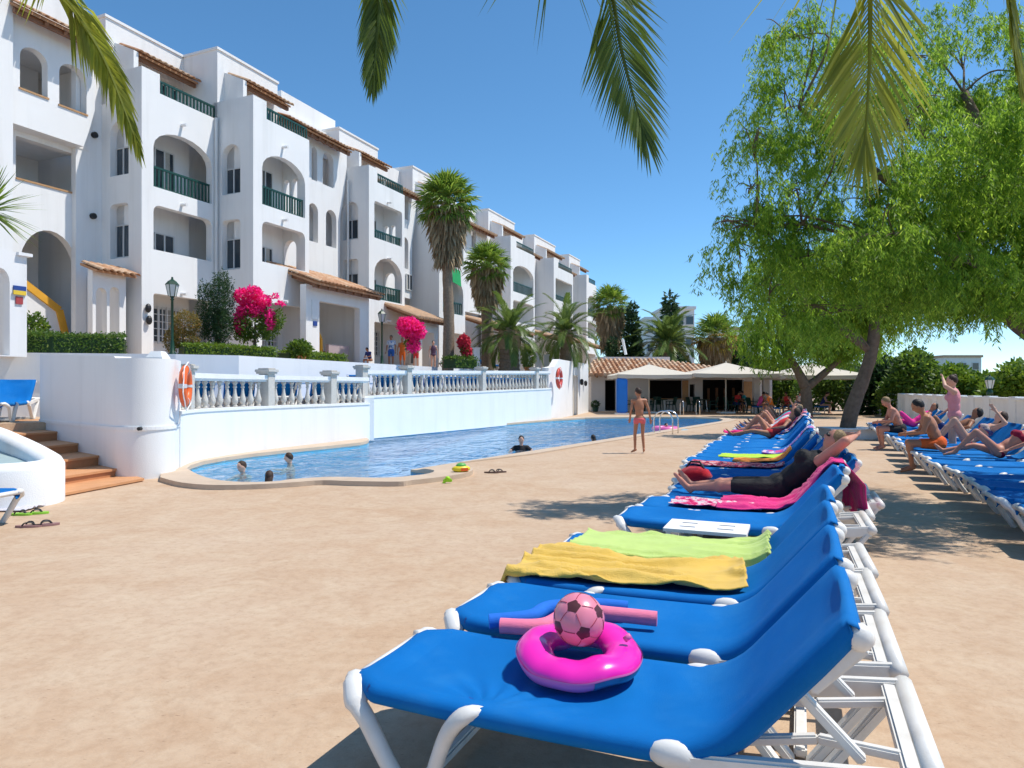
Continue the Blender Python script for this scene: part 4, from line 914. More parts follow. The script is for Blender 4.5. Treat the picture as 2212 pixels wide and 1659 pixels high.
# forked tree by the parasol
by=33.0; bx=(1742-CX)/F*by
trk=[([(bx,by,-.02),(bx,by,.8),(bx-.05,by,1.5)],(.30,.24)),([(bx-.05,by,1.45),(bx-.4,by,2.2),(bx-.9,by,3.0),(bx-1.5,by,3.6)],(.26,.10)),([(bx-.05,by,1.4),(bx+.6,by,1.9),(bx+1.4,by,2.6),(bx+2.2,by,3.3)],(.22,.09))]
bl=[B_(px,py,by,rx,ry,1) for px,py,rx,ry in [(1660,735,60,35),(1720,720,60,35),(1790,725,60,30),(1850,715,60,35),(1690,680,70,40),(1780,670,80,50)]]
pepper_tree('forked pepper tree standing beside the farthest parasol', trk, bl, 1700, 20, .24, L_pepper2, (.5,1.2), 9, clr=.8, origin=(bx,by,0))

# ---- hedges and garden shrubs
def hedge(label, pts, w_, h_, n_, size, mt, z0):
    o=Vector((pts[0][0],pts[0][1],z0)); T=empty('hedge', o, 0, label, 'hedge')
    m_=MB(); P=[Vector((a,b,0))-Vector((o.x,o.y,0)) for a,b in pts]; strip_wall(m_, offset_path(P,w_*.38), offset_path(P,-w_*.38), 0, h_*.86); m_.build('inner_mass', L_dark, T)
    box_cloud('foliage', mt, T, [(a,b,0) for a,b in pts], w_, h_, n_, size, origin=(o.x,o.y,0), z0=0)
def gxy(px,Y): return ((px-CX)/F*Y, Y)
zt2=T2+.0
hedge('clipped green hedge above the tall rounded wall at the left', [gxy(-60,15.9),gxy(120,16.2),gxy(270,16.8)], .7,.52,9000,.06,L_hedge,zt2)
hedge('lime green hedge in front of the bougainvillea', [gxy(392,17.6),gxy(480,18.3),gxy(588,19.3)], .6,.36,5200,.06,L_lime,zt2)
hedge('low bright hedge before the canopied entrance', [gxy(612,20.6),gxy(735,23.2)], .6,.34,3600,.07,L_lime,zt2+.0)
hedge('small green hedge at the foot of the tall fan palm', [gxy(970,26.5),gxy(1018,27.5)], .8,.4,1500,.09,L_hedge,zt2)
def shrub(name,label,cat,blobs,n_,size,mt,base,stem=.05,extra=None,aspect=.5,shell=.6):
    T=empty(name, base, 0, label, cat); m_=MB(); top=max(b[0][2] for b in blobs)
    m_.tube([(0,0,-.05),(.02,0,(top-base[2])*.5),(0,.02,(top-base[2])*.9)],[stem,stem*.8,stem*.4],7); m_.build('stem',M_bark,T,smooth=True)
    leaf_cloud('foliage',mt,T,blobs,n_,size,aspect,shell,origin=base)
    if extra: leaf_cloud(extra[0],extra[1],T,extra[2],extra[3],extra[4],.8,.4,origin=base)
    return T
def blobs_px(L,Y): return [B_(px,py,Y,rx,ry,1) for px,py,rx,ry in L]
shrub('topiary_shrub','two tiered clipped olive gold topiary shrub beside the lamp post','shrub',blobs_px([(402,697,28,24),(400,735,30,18),(370,735,12,25)],18),5000,.055,L_topi,A(395,752,18.0))
sx=[(440,672,5,62),(452,670,7,58),(470,655,9,60),(482,640,7,56),(492,655,6,60),(462,705,20,38),(480,705,18,38)]
shrub('columnar_shrub','dark green upright conifer shrub with several spires by the wall','shrub',blobs_px(sx,18.6),12000,.07,L_dark,A(468,745,18.6),aspect=.3)
pb_=[(522,640,14,16),(548,632,16,12),(570,650,14,12),(535,668,20,14),(556,672,16,14),(518,695,9,24),(584,690,8,20),(606,655,9,3),(594,640,7,5),(545,652,12,10)]
shrub('bougainvillea','magenta bougainvillea over green stems behind the lime hedge','bougainvillea',blobs_px([(545,700,38,34),(580,700,20,34),(525,712,20,26),(600,690,12,20)],19.2),4200,.08,L_shrub,A(550,745,19.2),extra=('bracts',L_boug,blobs_px(pb_,19.0),3600,.075))
shrub('bougainvillea','round magenta bougainvillea beside the group of bathers','bougainvillea',blobs_px([(890,740,16,20)],25),400,.1,L_shrub,A(890,782,25),extra=('bracts',L_boug,blobs_px([(885,708,24,22),(900,715,18,18),(872,700,12,12),(893,745,12,16)],24.8),2600,.10))
shrub('bougainvillea','small red bougainvillea right of the tall fan palm','bougainvillea',blobs_px([(1004,755,9,12)],27),300,.1,L_shrub,A(1004,788,27),extra=('bracts',mat('red_bract',(.6,.03,.06),.7,.2),blobs_px([(1002,740,12,16),(1008,760,9,12)],27),1100,.10))
for nm,px,Y,h_ in (('potted_shrub',70,16.9,.9),('potted_shrub',648,20.9,.5),('potted_shrub',1140,33,1.1)):
    c=Vector((*gxy(px,Y),zt2)); T=empty(nm,c,0,{70:'green leafy shrub beside the yellow stair rail',648:'dark potted plant at the entrance porch',1140:'bright green shrub between two date palms'}[px],'shrub')
    m_=MB(); m_.lathe([(.14,-.02),(.18,.2),(.2,.22),(.16,.22)],10); m_.build('pot',M_step,T); leaf_cloud('foliage',L_shrub,T,[((0,0,.2+h_*.45),(.32,.32,h_*.5))],1200,.11)

# ---- palms
def pinnate(L, droop, w_, n_, up, leaf_w, mt, name='frond', hang=.25, stiff=.0, seed=0, rach=.02):
    """frond along local +x starting at the origin; returns one mesh (rachis + leaflets)."""
    r = random.Random(seed); pts=[]; N_=24
    ang=up; p=Vector((0,0,0)); pts.append(p.copy()); st_=L/N_
    for i in range(N_): p=p+Vector((math.cos(ang),0,math.sin(ang)))*st_; ang-=droop/N_*(.5+1.0*i/N_); pts.append(p.copy())
    m_=MB(); m_.tube(pts,[rach*(1-.85*i/N_) for i in range(N_+1)],5)
    for i in range(n_):
        t=.10+.90*(i+.5)/n_; f=t*N_; k=min(int(f),N_-1); q=pts[k].lerp(pts[k+1],f-k); d=(pts[k+1]-pts[k]).normalized()
        ll=w_*(math.sin(math.pi*min(1,.12+t*.80))**.6)*r.uniform(.88,1.1)*(.42 if t>.97 else 1)
        for s_ in (-1,1):
            sd_=Vector((0,s_,0)); upv=sd_.cross(d).normalized()*-s_
            if upv.z<0: upv=-upv
            dir_=(d*(.75+.5*t)+sd_*(.9-.35*t)+upv*(.35*(1-t)+r.uniform(-.12,.12))).normalized()
            e1=q+dir_*ll*.55; e2=q+dir_*ll+Vector((0,0,-hang*ll*(1+r.uniform(-.3,.3))))
            wv=(dir_.cross(upv)).normalized()*leaf_w/2
            m_.add([q-wv*.5,q+wv*.5,e1+wv,e1-wv,e2],[(0,1,2,3),(3,2,4)])
    return m_.mesh(name,mt,recalc=False)
def date_palm(label, base, crown_z, L, nf, trunk_r, mt=None, seed=0, w_=.5, leaf_w=.035, lo=-15):
    r=random.Random(seed); T=empty('date_palm',base,0,label,'palm tree'); hz=crown_z-base[2]
    m_=MB(); k=14; m_.tube([(0,0,-.05+hz*i/k) for i in range(k+1)],[trunk_r*(1.15-.25*i/k)*(1.06 if i%2 else .96) for i in range(k+1)],12); m_.build('trunk',M_palmbark,T)
    m_=MB(); m_.ell((0,0,hz-.1),((trunk_r*1.35,0,0),(0,trunk_r*1.35,0),(0,0,trunk_r*1.7)),10,8); m_.build('crown_boss',M_thatch,T,smooth=True)
    ms=[pinnate(L*f,R(dr),w_,46,0,leaf_w,mt or L_date,seed=i) for i,(f,dr) in enumerate(((1,75),(.9,95),(1.02,60),(.85,110)))]
    for i in range(nf):
        el=R(lo+(88-lo)*(i+.5)/nf); az=i*2.39996+r.uniform(-.2,.2); o=link_mesh('frond',ms[r.randrange(4)],T); o.location=(0,0,hz)
        o.rotation_euler=(0,-el,az)
    return T
def fan_leaf(Ls, Rf, n_, seed=0, mt=None, fold=.5):
    r=random.Random(seed); m_=MB(); m_.tube([(0,0,0),(Ls*.5,0,.04),(Ls,0,0)],[.018,.014,.012],4); c=Vector((Ls,0,0))
    for i in range(n_):
        a=R(-125+250*(i+.5)/n_); l=Rf*r.uniform(.88,1.08)*(1-.18*abs(a)/2.2); d=Vector((math.cos(a),math.sin(a),r.uniform(-.06,.06)+.10*(i%2)))
        w_=Vector((-math.sin(a),math.cos(a),0))*Rf*.050; e1=c+d*l*.62; e2=c+d*l*.98+Vector((0,0,-l*r.uniform(.12,.42)))
        m_.add([c,e1-w_+Vector((0,0,-.02)),e1+Vector((0,0,.02)),e1+w_+Vector((0,0,-.02)),e2],[(0,1,2),(0,2,3),(1,4,2),(2,4,3)])
    return m_.mesh('frond',mt or L_fan,recalc=False)
def fan_palm(label, base, crown_z, R_, nf, tr, skirt=1.4, seed=0, yel=False):
    r=random.Random(seed); T=empty('fan_palm',base,0,label,'palm tree'); hz=crown_z-base[2]
    m_=MB(); k=20; m_.tube([(.05*math.sin(i*.3),0,-.05+hz*i/k) for i in range(k+1)],[tr*(1.25-.4*i/k)*(1.04 if i%2 else .97) for i in range(k+1)],12); m_.build('trunk',M_palmbark,T,smooth=True)
    # skirt of dead leaves
    n_=1500; t=rng_.random(n_); a=rng_.random(n_)*6.283; rad=tr+(.62*R_*.62)*(1-t)**.8*rng_.uniform(.5,1,n_); p=np.stack([rad*np.cos(a),rad*np.sin(a),hz-skirt*t*1.0],1)
    ax=np.stack([np.cos(a)*.25,np.sin(a)*.25,-np.ones(n_)],1)+rng_.normal(0,.12,(n_,3)); ax/=np.linalg.norm(ax,axis=1,keepdims=True); L=skirt*rng_.uniform(.25,.55,n_)
    link_mesh('dead_leaf_skirt',np_mesh('dead_leaf_skirt',leaf_quads(p,ax,L,L*.16),M_thatch),T)
    ms=[fan_leaf(R_*.55,R_*.55,22,i) for i in range(3)]; my=fan_leaf(R_*.55,R_*.55,22,9,L_yel)
    for i in range(nf):
        el=R(-45+130*(i+.5)/nf); az=i*2.39996; o=link_mesh('frond',my if (yel and i<nf*.4) else ms[r.randrange(3)],T); o.location=(.05*math.sin(6),0,hz-.05); o.rotation_euler=(r.uniform(-.4,.4),-el,az)
    return T
pz=A(967,795,27.2); fan_palm('tall slender fan palm with a shaggy brown skirt on the terrace',(pz.x,pz.y,T2-.05),A(980,440,27.2).z,1.35,46,.19,1.9,1)
pz=A(1052,700,33); fan_palm('shorter fan palm just right of the tall one',(pz.x,pz.y,T2-.05),A(1052,575,33).z,1.25,40,.26,1.6,2)
pz=A(1100,780,31); date_palm('stout date palm with arching fronds on the upper terrace',(pz.x,pz.y,T2-.05),A(1100,728,31).z,2.3,44,.42,seed=1,w_=.42)
pz=A(1222,780,36); date_palm('date palm with drooping fronds right of the stout one',(pz.x,pz.y,T2-.3),A(1222,722,36).z,2.5,40,.3,seed=2,w_=.45,lo=-30)
pz=A(1318,760,52); fan_palm('fan palm at the far end of the apartment building',(pz.x,pz.y,.0),A(1318,660,52).z,1.7,36,.3,2.6,3)
pz=A(1440,800,48); date_palm('bushy date palm behind the bar roof',(pz.x,pz.y,0),A(1440,745,48).z,3.2,40,.4,seed=4,w_=.6,leaf_w=.06,lo=-10)
pz=A(1545,800,50); fan_palm('yellowing fan palm behind the bar roof',(pz.x,pz.y,0),A(1545,728,50).z,1.9,40,.42,2.4,5,yel=True)
def conifer(label,px,pytop,pybase,Y,w_,n_=3500,mt=L_conif,size=.22):
    b=A(px,pybase,Y); b=Vector((b.x,b.y,0)); top=A(px,pytop,Y).z; h_=top; bl=[((b.x,b.y,h_*(i+.5)/9),(w_*(1-.85*i/9),w_*(1-.85*i/9),h_/11),1) for i in range(9)]
    shrub('cypress_tree',label,'tree',bl,n_*2,size*1.5,mt,b,.14,aspect=.35,shell=.2)
conifer('dark conical cypress behind the bar, left of the flue',1365,660,800,50,1.3,4500); conifer('dark cypress against the end of the apartment building',1322,735,800,49,1.2,2500)
conifer('tall thin far conifer above the white flat roofs',1447,640,780,85,2.6,2500,size=.5); conifer('dark far treetop above the apartment roof',1083,560,700,70,1.2,300,size=.5)
# shrub masses at the right, behind the low wall
for i,(px,py,rx,ry,Y,lab,mt) in enumerate([(1680,800,60,55,46,'dark green bush behind the farthest parasol pole',L_shrub),(1800,790,70,60,42,'broad green bush right of the forked tree',L_shrub),(1905,800,60,62,36,'dark bush left of the low white parapet',L_dark),
        (1975,790,60,70,33,'dense dark shrub behind the seated men',L_shrub),(2060,800,55,45,34,'bright green shrub behind the standing woman',L_lime),(2130,815,50,38,33,'yellow green shrub beside the pedestal lamp',L_lime),(2200,800,60,55,30,'pale green shrub at the right edge behind the parapet',L_lime),(1620,790,50,50,55,'green bush between the yellowing palm and the far parasol',L_shrub),(1590,735,28,60,52,'dark green bush behind the yellowing fan palm',L_dark)]):
    c=A(px,py,Y); b=Vector((c.x,c.y,0)); k=Y/F; bl=[((c.x+rx*k*dx,c.y+dy,max(.4,c.z*.55+ry*k*dz)),(rx*k*.6,rx*k*.6,ry*k*.7),1) for dx,dy,dz in ((0,0,.0),(-.5,.4,-.3),(.5,-.3,-.2),(.1,.2,.55),(-.3,-.4,.4),(.4,.5,.4))]
    shrub('garden_shrub',lab,'shrub',bl,9000,.24,mt,b,.12,aspect=.5,shell=.3)
# palm frond tips hanging into the picture from the palm above the camera
base=Vector((.55,-1.1,0)); NP=empty('overhanging_palm',base,0,'date palm behind the viewer whose frond tips hang into the sky','palm tree')
m_=MB(); k=12; m_.tube([(0,0,-.02+3.1*i/k) for i in range(k+1)],[.2*(1.06 if i%2 else .96) for i in range(k+1)],12); m_.build('trunk',M_palmbark,NP)
def near_frond(root, ctrl, w_, leaf_w, mt, n_=60, seed=0, twist=0., gap=(.25,1.), spread=.9, hang=.35):
    r=random.Random(seed); pts=catmull([Vector(c)-base for c in ctrl],10); N_=len(pts)-1; m_=MB(); m_.tube(pts,[.016*(1-.85*i/N_) for i in range(N_+1)],6)
    viewd=Vector((0,1,0))
    for i in range(n_):
        t=gap[0]+(gap[1]-gap[0])*(i+.5)/n_; f=t*N_; k=min(int(f),N_-1); q=pts[k].lerp(pts[k+1],f-k); d=(pts[k+1]-pts[k]).normalized()
        sd0=(d.cross(viewd)).normalized(); fwd=sd0.cross(d).normalized(); sd0=(sd0*math.cos(twist)+fwd*math.sin(twist)).normalized()
        ll=w_*(1-.55*max(0,(t-.55)/.45))*r.uniform(.85,1.1)
        for s_ in (-1,1):
            dir_=(d*(.55+.55*t)+sd0*s_*spread*(1-.25*t-.65*max(0,(t-.8)/.2)**1.5)+fwd*r.uniform(-.12,.12)).normalized()
            e1=q+dir_*ll*.5; e2=q+dir_*ll+Vector((0,0,-hang*ll*r.uniform(.5,1.2))); wv=dir_.cross(fwd+Vector((r.uniform(-.5,.5),0,r.uniform(-.3,.3)))).normalized()*leaf_w/2
            m_.add([q-wv*.4,q+wv*.4,e1+wv,e1-wv,e2],[(0,1,2,3),(3,2,4)])
    return link_mesh('frond',m_.mesh('frond',mt,recalc=False),root)
cr=Vector((.55,-1.0,3.15))
def F_(px,py,Y): return A(px,py,Y)
near_frond(NP,[cr,(-.4,.2,3.5),F_(60,-230,1.6),F_(150,0,1.9),F_(225,130,1.95),F_(292,300,1.95)],.16,.010,L_near2,90,1,twist=1.0,spread=.55,gap=(.35,1),hang=.3)
near_frond(NP,[cr,(.15,.2,3.6),F_(800,-300,1.6),F_(820,-60,2.0),F_(815,70,2.05),F_(806,165,2.05)],.16,.009,L_near,90,2,twist=.6,spread=.6,gap=(.35,1),hang=.25)
near_frond(NP,[cr,(.55,.2,3.6),F_(1200,-320,1.6),F_(1310,-60,2.0),F_(1345,120,2.1),F_(1392,290,2.1)],.28,.0085,L_near,80,3,twist=.2,spread=.9,gap=(.35,1),hang=.10)
near_frond(NP,[cr,(.9,.1,3.6),F_(1880,-330,1.6),F_(1880,-60,2.0),F_(1878,140,2.05),F_(1868,310,2.05)],.40,.0105,L_near2,66,4,twist=.1,spread=.85,gap=(.35,1),hang=.05)
near_frond(NP,[cr,(1.2,.1,3.5),F_(2120,-300,1.6),F_(2165,-80,1.9),F_(2190,60,1.95),F_(2205,160,1.95)],.17,.010,L_near2,90,5,twist=.8,spread=.6,gap=(.35,1),hang=.25)
# yucca tips at the left edge
yb=A(-30,455,9.5); Y_=empty('yucca_plant',(yb.x,yb.y,0),0,'spiky yucca leaves entering at the left edge','yucca'); m_=MB(); m_.tube([(0,0,-.02),(0,0,yb.z)],[.12,.09],8); m_.build('trunk',M_palmbark,Y_)
m_=MB(); r=random.Random(4)
for i in range(170):
    a=r.uniform(0,6.28); e=r.uniform(-.7,1.3); d=Vector((math.cos(a)*math.cos(e),math.sin(a)*math.cos(e),math.sin(e))); l=r.uniform(.55,.80); c=Vector((0,0,yb.z)); w_=d.cross(Vector((0,0,1))).normalized()*.018
    m_.add([c+d*.05-w_*.6,c+d*.05+w_*.6,c+d*l*.5+w_,c+d*l*.5-w_,c+d*l+Vector((0,0,-.05))],[(0,1,2,3),(3,2,4)])
link_mesh('leaf_rosette',m_.mesh('leaf_rosette',L_lime,recalc=False),Y_)
# ============================================================ bar, parasols, furniture, far buildings
bar = empty('pool_bar', (0,0,0), 0, 'low white pool bar with terracotta hip roof and dark openings', 'building')
YB = 41.0
def bx_(name,px0,px1,py0,py1,Y,th,mt,parent,zmin=None):
    a=A(px0,py1,Y); b=A(px1,py0,Y); m_=MB(); m_.box(a.x,b.x,Y,Y+th,zmin if zmin is not None else a.z,b.z); return m_.build(name,mt,parent)
M_barw=mat('bar_wall',(.66,.63,.60),.75,.05,2,.2,60)
ze=2.15; xl=A(1277,0,YB).x; xr=A(1668,0,YB).x
def hole(px0,px1,z0,z1): return [(A(px0,0,YB).x,z0),(A(px1,0,YB).x,z0),(A(px1,0,YB).x,z1),(A(px0,0,YB).x,z1)][::-1]
m_=MB(); m_.poly_prism([(xl,-.02),(xr,-.02),(xr,ze),(xl,ze)],[hole(1307,1330,.02,1.85),hole(1402,1474,.75,1.85),hole(1490,1501,.85,1.6),hole(1518,1606,.02,1.88)],lambda a,b:(a,YB,b),lambda a,b:(a,YB+.25,b)); m_.build('wall',M_barw,bar)
m_=MB(); m_.box(xl,xl+.25,YB+.25,YB+6,-.02,ze); m_.box(xr-.25,xr,YB+.25,YB+6,-.02,ze); m_.build('wall',M_barw,bar)
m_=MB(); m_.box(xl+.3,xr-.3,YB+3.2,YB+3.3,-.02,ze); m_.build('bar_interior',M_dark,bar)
m_=MB(); m_.box(A(1402,0,YB).x,A(1474,0,YB).x,YB-.12,YB+.3,.70,.76); m_.build('counter',M_wood2,bar)
bx_('wood_panel',1474,1487,822,868,YB-.07,.05,M_wood2,bar); bx_('wood_panel',1607,1627,824,882,YB-.07,.05,M_wood2,bar)
for k in range(4): 
    px=1528+k*18; bx_('shelf_post',px,px+5,838,880,YB+1.2,.1,M_wood,bar)
# hip roof
rz_=A(1400,776,YB+3.5).z; xa=A(1262,0,YB-.5).x; xb=A(1515,0,YB-.5).x; rx0=A(1286,0,YB+3.5).x; rx1=A(1405,0,YB+3.5).x; xe=A(1660,0,YB).x
rf=MB(); rf.add([(xa,YB-.6,ze-.02),(xe,YB-.6,ze-.02),(rx1,YB+3.5,rz_),(rx0,YB+3.5,rz_),(xe,YB+7,ze-.02),(xa,YB+7,ze-.02)],[(0,1,2,3),(1,4,2),(3,2,4,5),(0,3,5),(5,4,1,0)]); roof=rf.build('roof',M_tile2,bar)
big=MB(); n_=40
for i in range(n_):
    x=xa+(xe-xa)*(i+.5)/n_; t1=1.0 if x<rx1 else max(.02,(xe-x)/(xe-rx1)); 
    if x<rx0: t1=max(.05,(x-xa)/(rx0-xa))
    seg=max(1,int(t1*9))
    for j in range(seg):
        a_=t1*j/seg; b_=t1*(j+1.15)/seg; f=lambda t:(x,YB-.6+4.1*t,ze-.02+(rz_-ze+.02)*t+.03)
        big.cur=random.randrange(3); big.tube([f(a_),f(min(b_,t1))],[.13,.10],6)
tag(big.build('tile_rows',[M_tile2,M_tile,mat('terracotta_tile_light',(.62,.44,.30),.8,.25,4)],roof),kind='stuff')
for i in range(14):
    x=xa+(A(1520,0,YB).x-xa)*(i+.5)/14; m_=MB(); m_.beam((x,YB-.5,ze-.10),(x,YB,ze-.06),.10,.10); m_.build('rafter',M_wood,bar)
m_=MB(); m_.box(rx0,rx1+1.2,YB+3.2,YB+5.5,rz_-.35,rz_+.14); m_.build('roof_parapet',M_wall,bar)
m_=MB(); m_.tube([A(1352,766,YB+4),A(1345,733,YB+4)],.09,8); m_.build('flue',M_wall,bar)
bx_('flower_pot',1312,1320,878,888,YB-.4,.3,M_green,bar) if False else None
def parasol(label, px, Y, half, zc_, za, pole_px=None, corners=True):
    c=Vector(((px-CX)/F*Y,Y,0)); T=empty('parasol',c,0,label,'parasol'); m_=MB(); n_=8
    rows=[]
    for t in (0,.25,.5,.75,1.0):
        row=[]
        for k in range(n_*4+1):
            u=k/(n_*4)*4; s_=int(u)%4; f=u-int(u); cs=[(-1,-1),(1,-1),(1,1),(-1,1),(-1,-1)]; a=cs[s_]; b=cs[s_+1]; x=a[0]+(b[0]-a[0])*f; y=a[1]+(b[1]-a[1])*f
            sag=-.05*math.sin(math.pi*f)*0+.06*t*abs(2*f-1)**2; row.append((x*half*t,y*half*t,za-(za-zc_)*t**.85-.06*t*(1-abs(2*f-1))*0+(-.04*t*(1-(2*f-1)**2))))
        rows.append(row)
    m_.grid(rows); cn=m_.build('canopy',M_canvas,T,smooth=True); cn.data.set_sharp_from_angle(angle=R(25))
    m_=MB(); last=rows[-1]; m_.grid([last,[(x*1.0,y*1.0,z-.20-.02*math.sin(i*2.1)) for i,(x,y,z) in enumerate(last)]]); m_.build('valance',M_canvas,T)
    m_=MB(); m_.tube([(0,0,0),(0,0,za-.05)],.045,8); m_.build('pole',M_canvas,T,smooth=True)
    m_=MB(); m_.tube([(0,0,za-.02),(0,0,za+.10)],[.06,.02],8); m_.build('finial',M_canvas,T)
    m_=MB()
    for sx,sy in ((-1,-1),(1,-1),(1,1),(-1,1)): m_.beam((0,0,za-.06),(sx*half*.97,sy*half*.97,zc_-.03),.03,.04)
    m_.build('ribs',M_canvas,T); m_=MB(); m_.box(-.4,.4,-.4,.4,0,.08); m_.build('base',M_wall,T); return T
parasol('cream parasol over the bar front, leftmost of the three',1402,38.2,2.05,2.13,2.72)
parasol('cream parasol right of the bar, middle of the three',1568,38.0,2.35,2.17,2.80)
parasol('cream parasol beyond the forked tree, rightmost of the three',1750,37.0,2.15,2.08,2.75)
# posts of the covered terrace
for i,(px,lab) in enumerate(((1633,'thick white post at the front corner of the bar terrace'),(1654,'thick white post at the right end of the bar terrace'))):
    c=G(px,892); o=empty('terrace_post',c,0,lab,'post'); m_=MB(); m_.box(-.16,.16,-.16,.16,0,2.0); m_.box(-.2,.2,-.2,.2,2.0,2.08); m_.build('shaft',M_barw,o,bevel=.01); m_=MB(); m_.box(-.2,.2,-.2,.2,.0,.1); m_.build('plinth',M_barw,o)
# upright blue roll
M_bl3=mat('blue_cover',(.01,.18,.66),.5,.12,3,.2,40); c=G(1343,895); T=empty('rolled_pool_cover',c,0,'tall upright bright blue cover standing in front of the bar','cover')
m_=MB(); m_.box(-.28,.28,-.24,.24,.08,1.92); m_.build('cover',M_bl3,T,bevel=.06); m_=MB(); m_.box(-.22,.22,-.2,.2,1.922,1.97); m_.build('lid',M_bl3,T,bevel=.02); m_=MB(); m_.box(-.34,.34,-.3,.3,0,.08); m_.build('base',M_wall,T)
# potted plant by the bar
c=G(1318,889); T=empty('potted_plant',c+Vector((-.9,-.3,0)),0,'dark green pot plant against the bar wall','plant'); m_=MB(); m_.lathe([(.14,0),(.2,.25),(.22,.28),(.18,.28)],10); m_.build('pot',M_green,T); leaf_cloud('foliage',L_dark,T,[((0,0,.42),(.22,.22,.2))],500,.1)
# cafe chairs and tables
M_chair=mat('green_plastic',rgb(18,62,50),.45,.1)
def chair_proto():
    T=empty('cafe_chair',(0,0,0)); m_=MB(); m_.box(-.23,.23,-.22,.22,.41,.45); m_.build('seat',M_chair,T,bevel=.01)
    m_=MB(); rows=[[(-.24+.48*k/6, .20+.10*j/4-.06*math.sin(math.pi*k/6)*-.3, .45+.42*j/4) for k in range(7)] for j in range(5)]; m_.grid(rows); b=m_.build('backrest',M_chair,T); b.modifiers.new('s','SOLIDIFY').thickness=.02
    for x in (-1,1):
        for y in (-1,1): m_=MB(); m_.beam((x*.2,y*.19,.41),(x*.24,y*.24,0),.04,.04); m_.build('leg',M_chair,T)
        m_=MB(); m_.beam((x*.25,-.2,.62),(x*.25,.22,.64),.05,.03); m_.beam((x*.25,-.18,.62),(x*.24,-.2,.42),.04,.03); m_.build('arm_rest',M_chair,T)
    return T
def table_proto():
    T=empty('cafe_table',(0,0,0)); m_=MB(); m_.lathe([(.45,.70),(.47,.72),(.45,.74)],16); m_.build('table_top',M_chair,T)
    for k in range(4): a=math.pi/4+k*math.pi/2; m_=MB(); m_.beam((.3*math.cos(a),.3*math.sin(a),.70),(.38*math.cos(a),.38*math.sin(a),0),.04,.04); m_.build('leg',M_wall if k%2 else M_chair,T)
    return T
cp_=chair_proto(); tp_=table_proto(); first=[True,True]; random.seed(21)
cafe=[(1385,889,'behind the standing boy'),(1425,890,'under the left parasol'),(1515,890,'beneath the middle parasol'),(1600,891,'beside the seated couple'),(1650,892,'at the right end of the bar terrace')]
for i,(px,py,wh) in enumerate(cafe):
    c=G(px,py); o=tp_ if first[0] else copy_tree(tp_); first[0]=False; o.location=c; tag(o,f'dark green round cafe table {wh}','table','cafe tables at the bar')
    for k,sd_ in enumerate(('left','right','far')):
        a={'left':math.pi/2*1.0,'right':-math.pi/2,'far':0}[sd_]; off={'left':(-.62,0),'right':(.62,0),'far':(0,.62)}[sd_]
        h=cp_ if first[1] else copy_tree(cp_); first[1]=False; h.location=(c.x+off[0]+random.uniform(-.08,.08),c.y+off[1]+random.uniform(-.1,.1),0); h.rotation_euler=(0,0,a+random.uniform(-.3,.3)); tag(h,f'green cafe chair {sd_} of the table {wh}','chair','cafe chairs at the bar')
# pool ladder rails
def ladder(label,px,py,sc_,rot,gapw=.5):
    c=G(px,py); T=empty('pool_ladder',c,rot,label,'ladder')
    for y in (-gapw/2,gapw/2):
        p=[(.35,y,-.02),(.35,y,.45)]+[(.35-.32*(1-math.cos(R(a)))/1.0, y,.45+.30*math.sin(R(a))) for a in range(15,181,15)]+[(-.29,y,-.05),(-.22,y,-.9)]
        m_=MB(); m_.tube([(a*sc_,b*sc_,c_*sc_) for a,b,c_ in p],.022,8); m_.build('handrail',M_steel,T,smooth=True)
    for z in (-.3,-.6): m_=MB(); m_.box(-.30,-.18,-gapw/2,gapw/2,z-.02,z+.02); m_.build('rung',M_steel,T)
    return T
ladder('steel ladder rails at the far end of the pool',1490,896,1.05,R(-90),.8); ladder('steel ladder rails on the near pool edge right of the boy',1437,936,.95,math.atan2(nr.y,nr.x),.55)
# life rings
def ring_buoy(label,c,rz,m1,m2,Rr=.34,r=.085):
    T=empty('life_ring',c,rz,label,'life ring'); m_=MB(); n_=32; k=10; rows=[]
    for i in range(n_+1):
        a=2*math.pi*i/n_; rows.append([((Rr+r*math.cos(2*math.pi*j/k))*math.cos(a), r*.75*math.sin(2*math.pi*j/k),(Rr+r*math.cos(2*math.pi*j/k))*math.sin(a)) for j in range(k+1)])
    m_.grid(rows); m_.build('ring',m1,T,smooth=True)
    for q in range(4):
        m_=MB(); rows=[]
        for i in range(4): a=R(45+90*q-6+4*i)-math.pi/4; rows.append([((Rr+(r+.006)*math.cos(2*math.pi*j/k))*math.cos(a),(r*.75+.006)*math.sin(2*math.pi*j/k),(Rr+(r+.006)*math.cos(2*math.pi*j/k))*math.sin(a)) for j in range(k+1)])
        m_.grid(rows); m_.build('band',m2,T,smooth=True)
    m_=MB(); pts=[(( Rr+.12+.03*math.sin(i*1.57))*math.cos(2*math.pi*i/24),-.03,(Rr+.12+.03*math.sin(i*1.57))*math.sin(2*math.pi*i/24)) for i in range(25)]; m_.tube(pts,.01,5); m_.build('rope',M_orange if m1!=M_orange else M_wall,T)
    return T
c=A(401,834,11.75); ring_buoy('orange life ring hung at the start of the nearer balustrade',c,R(106),M_orange,mat('grey_band',(.6,.6,.62),.5,.05),.28,.085)
c=A(1208,817,30.4); ring_buoy('faded red life ring on the white end wall',c,R(72),M_red,M_wall,.36,.10)
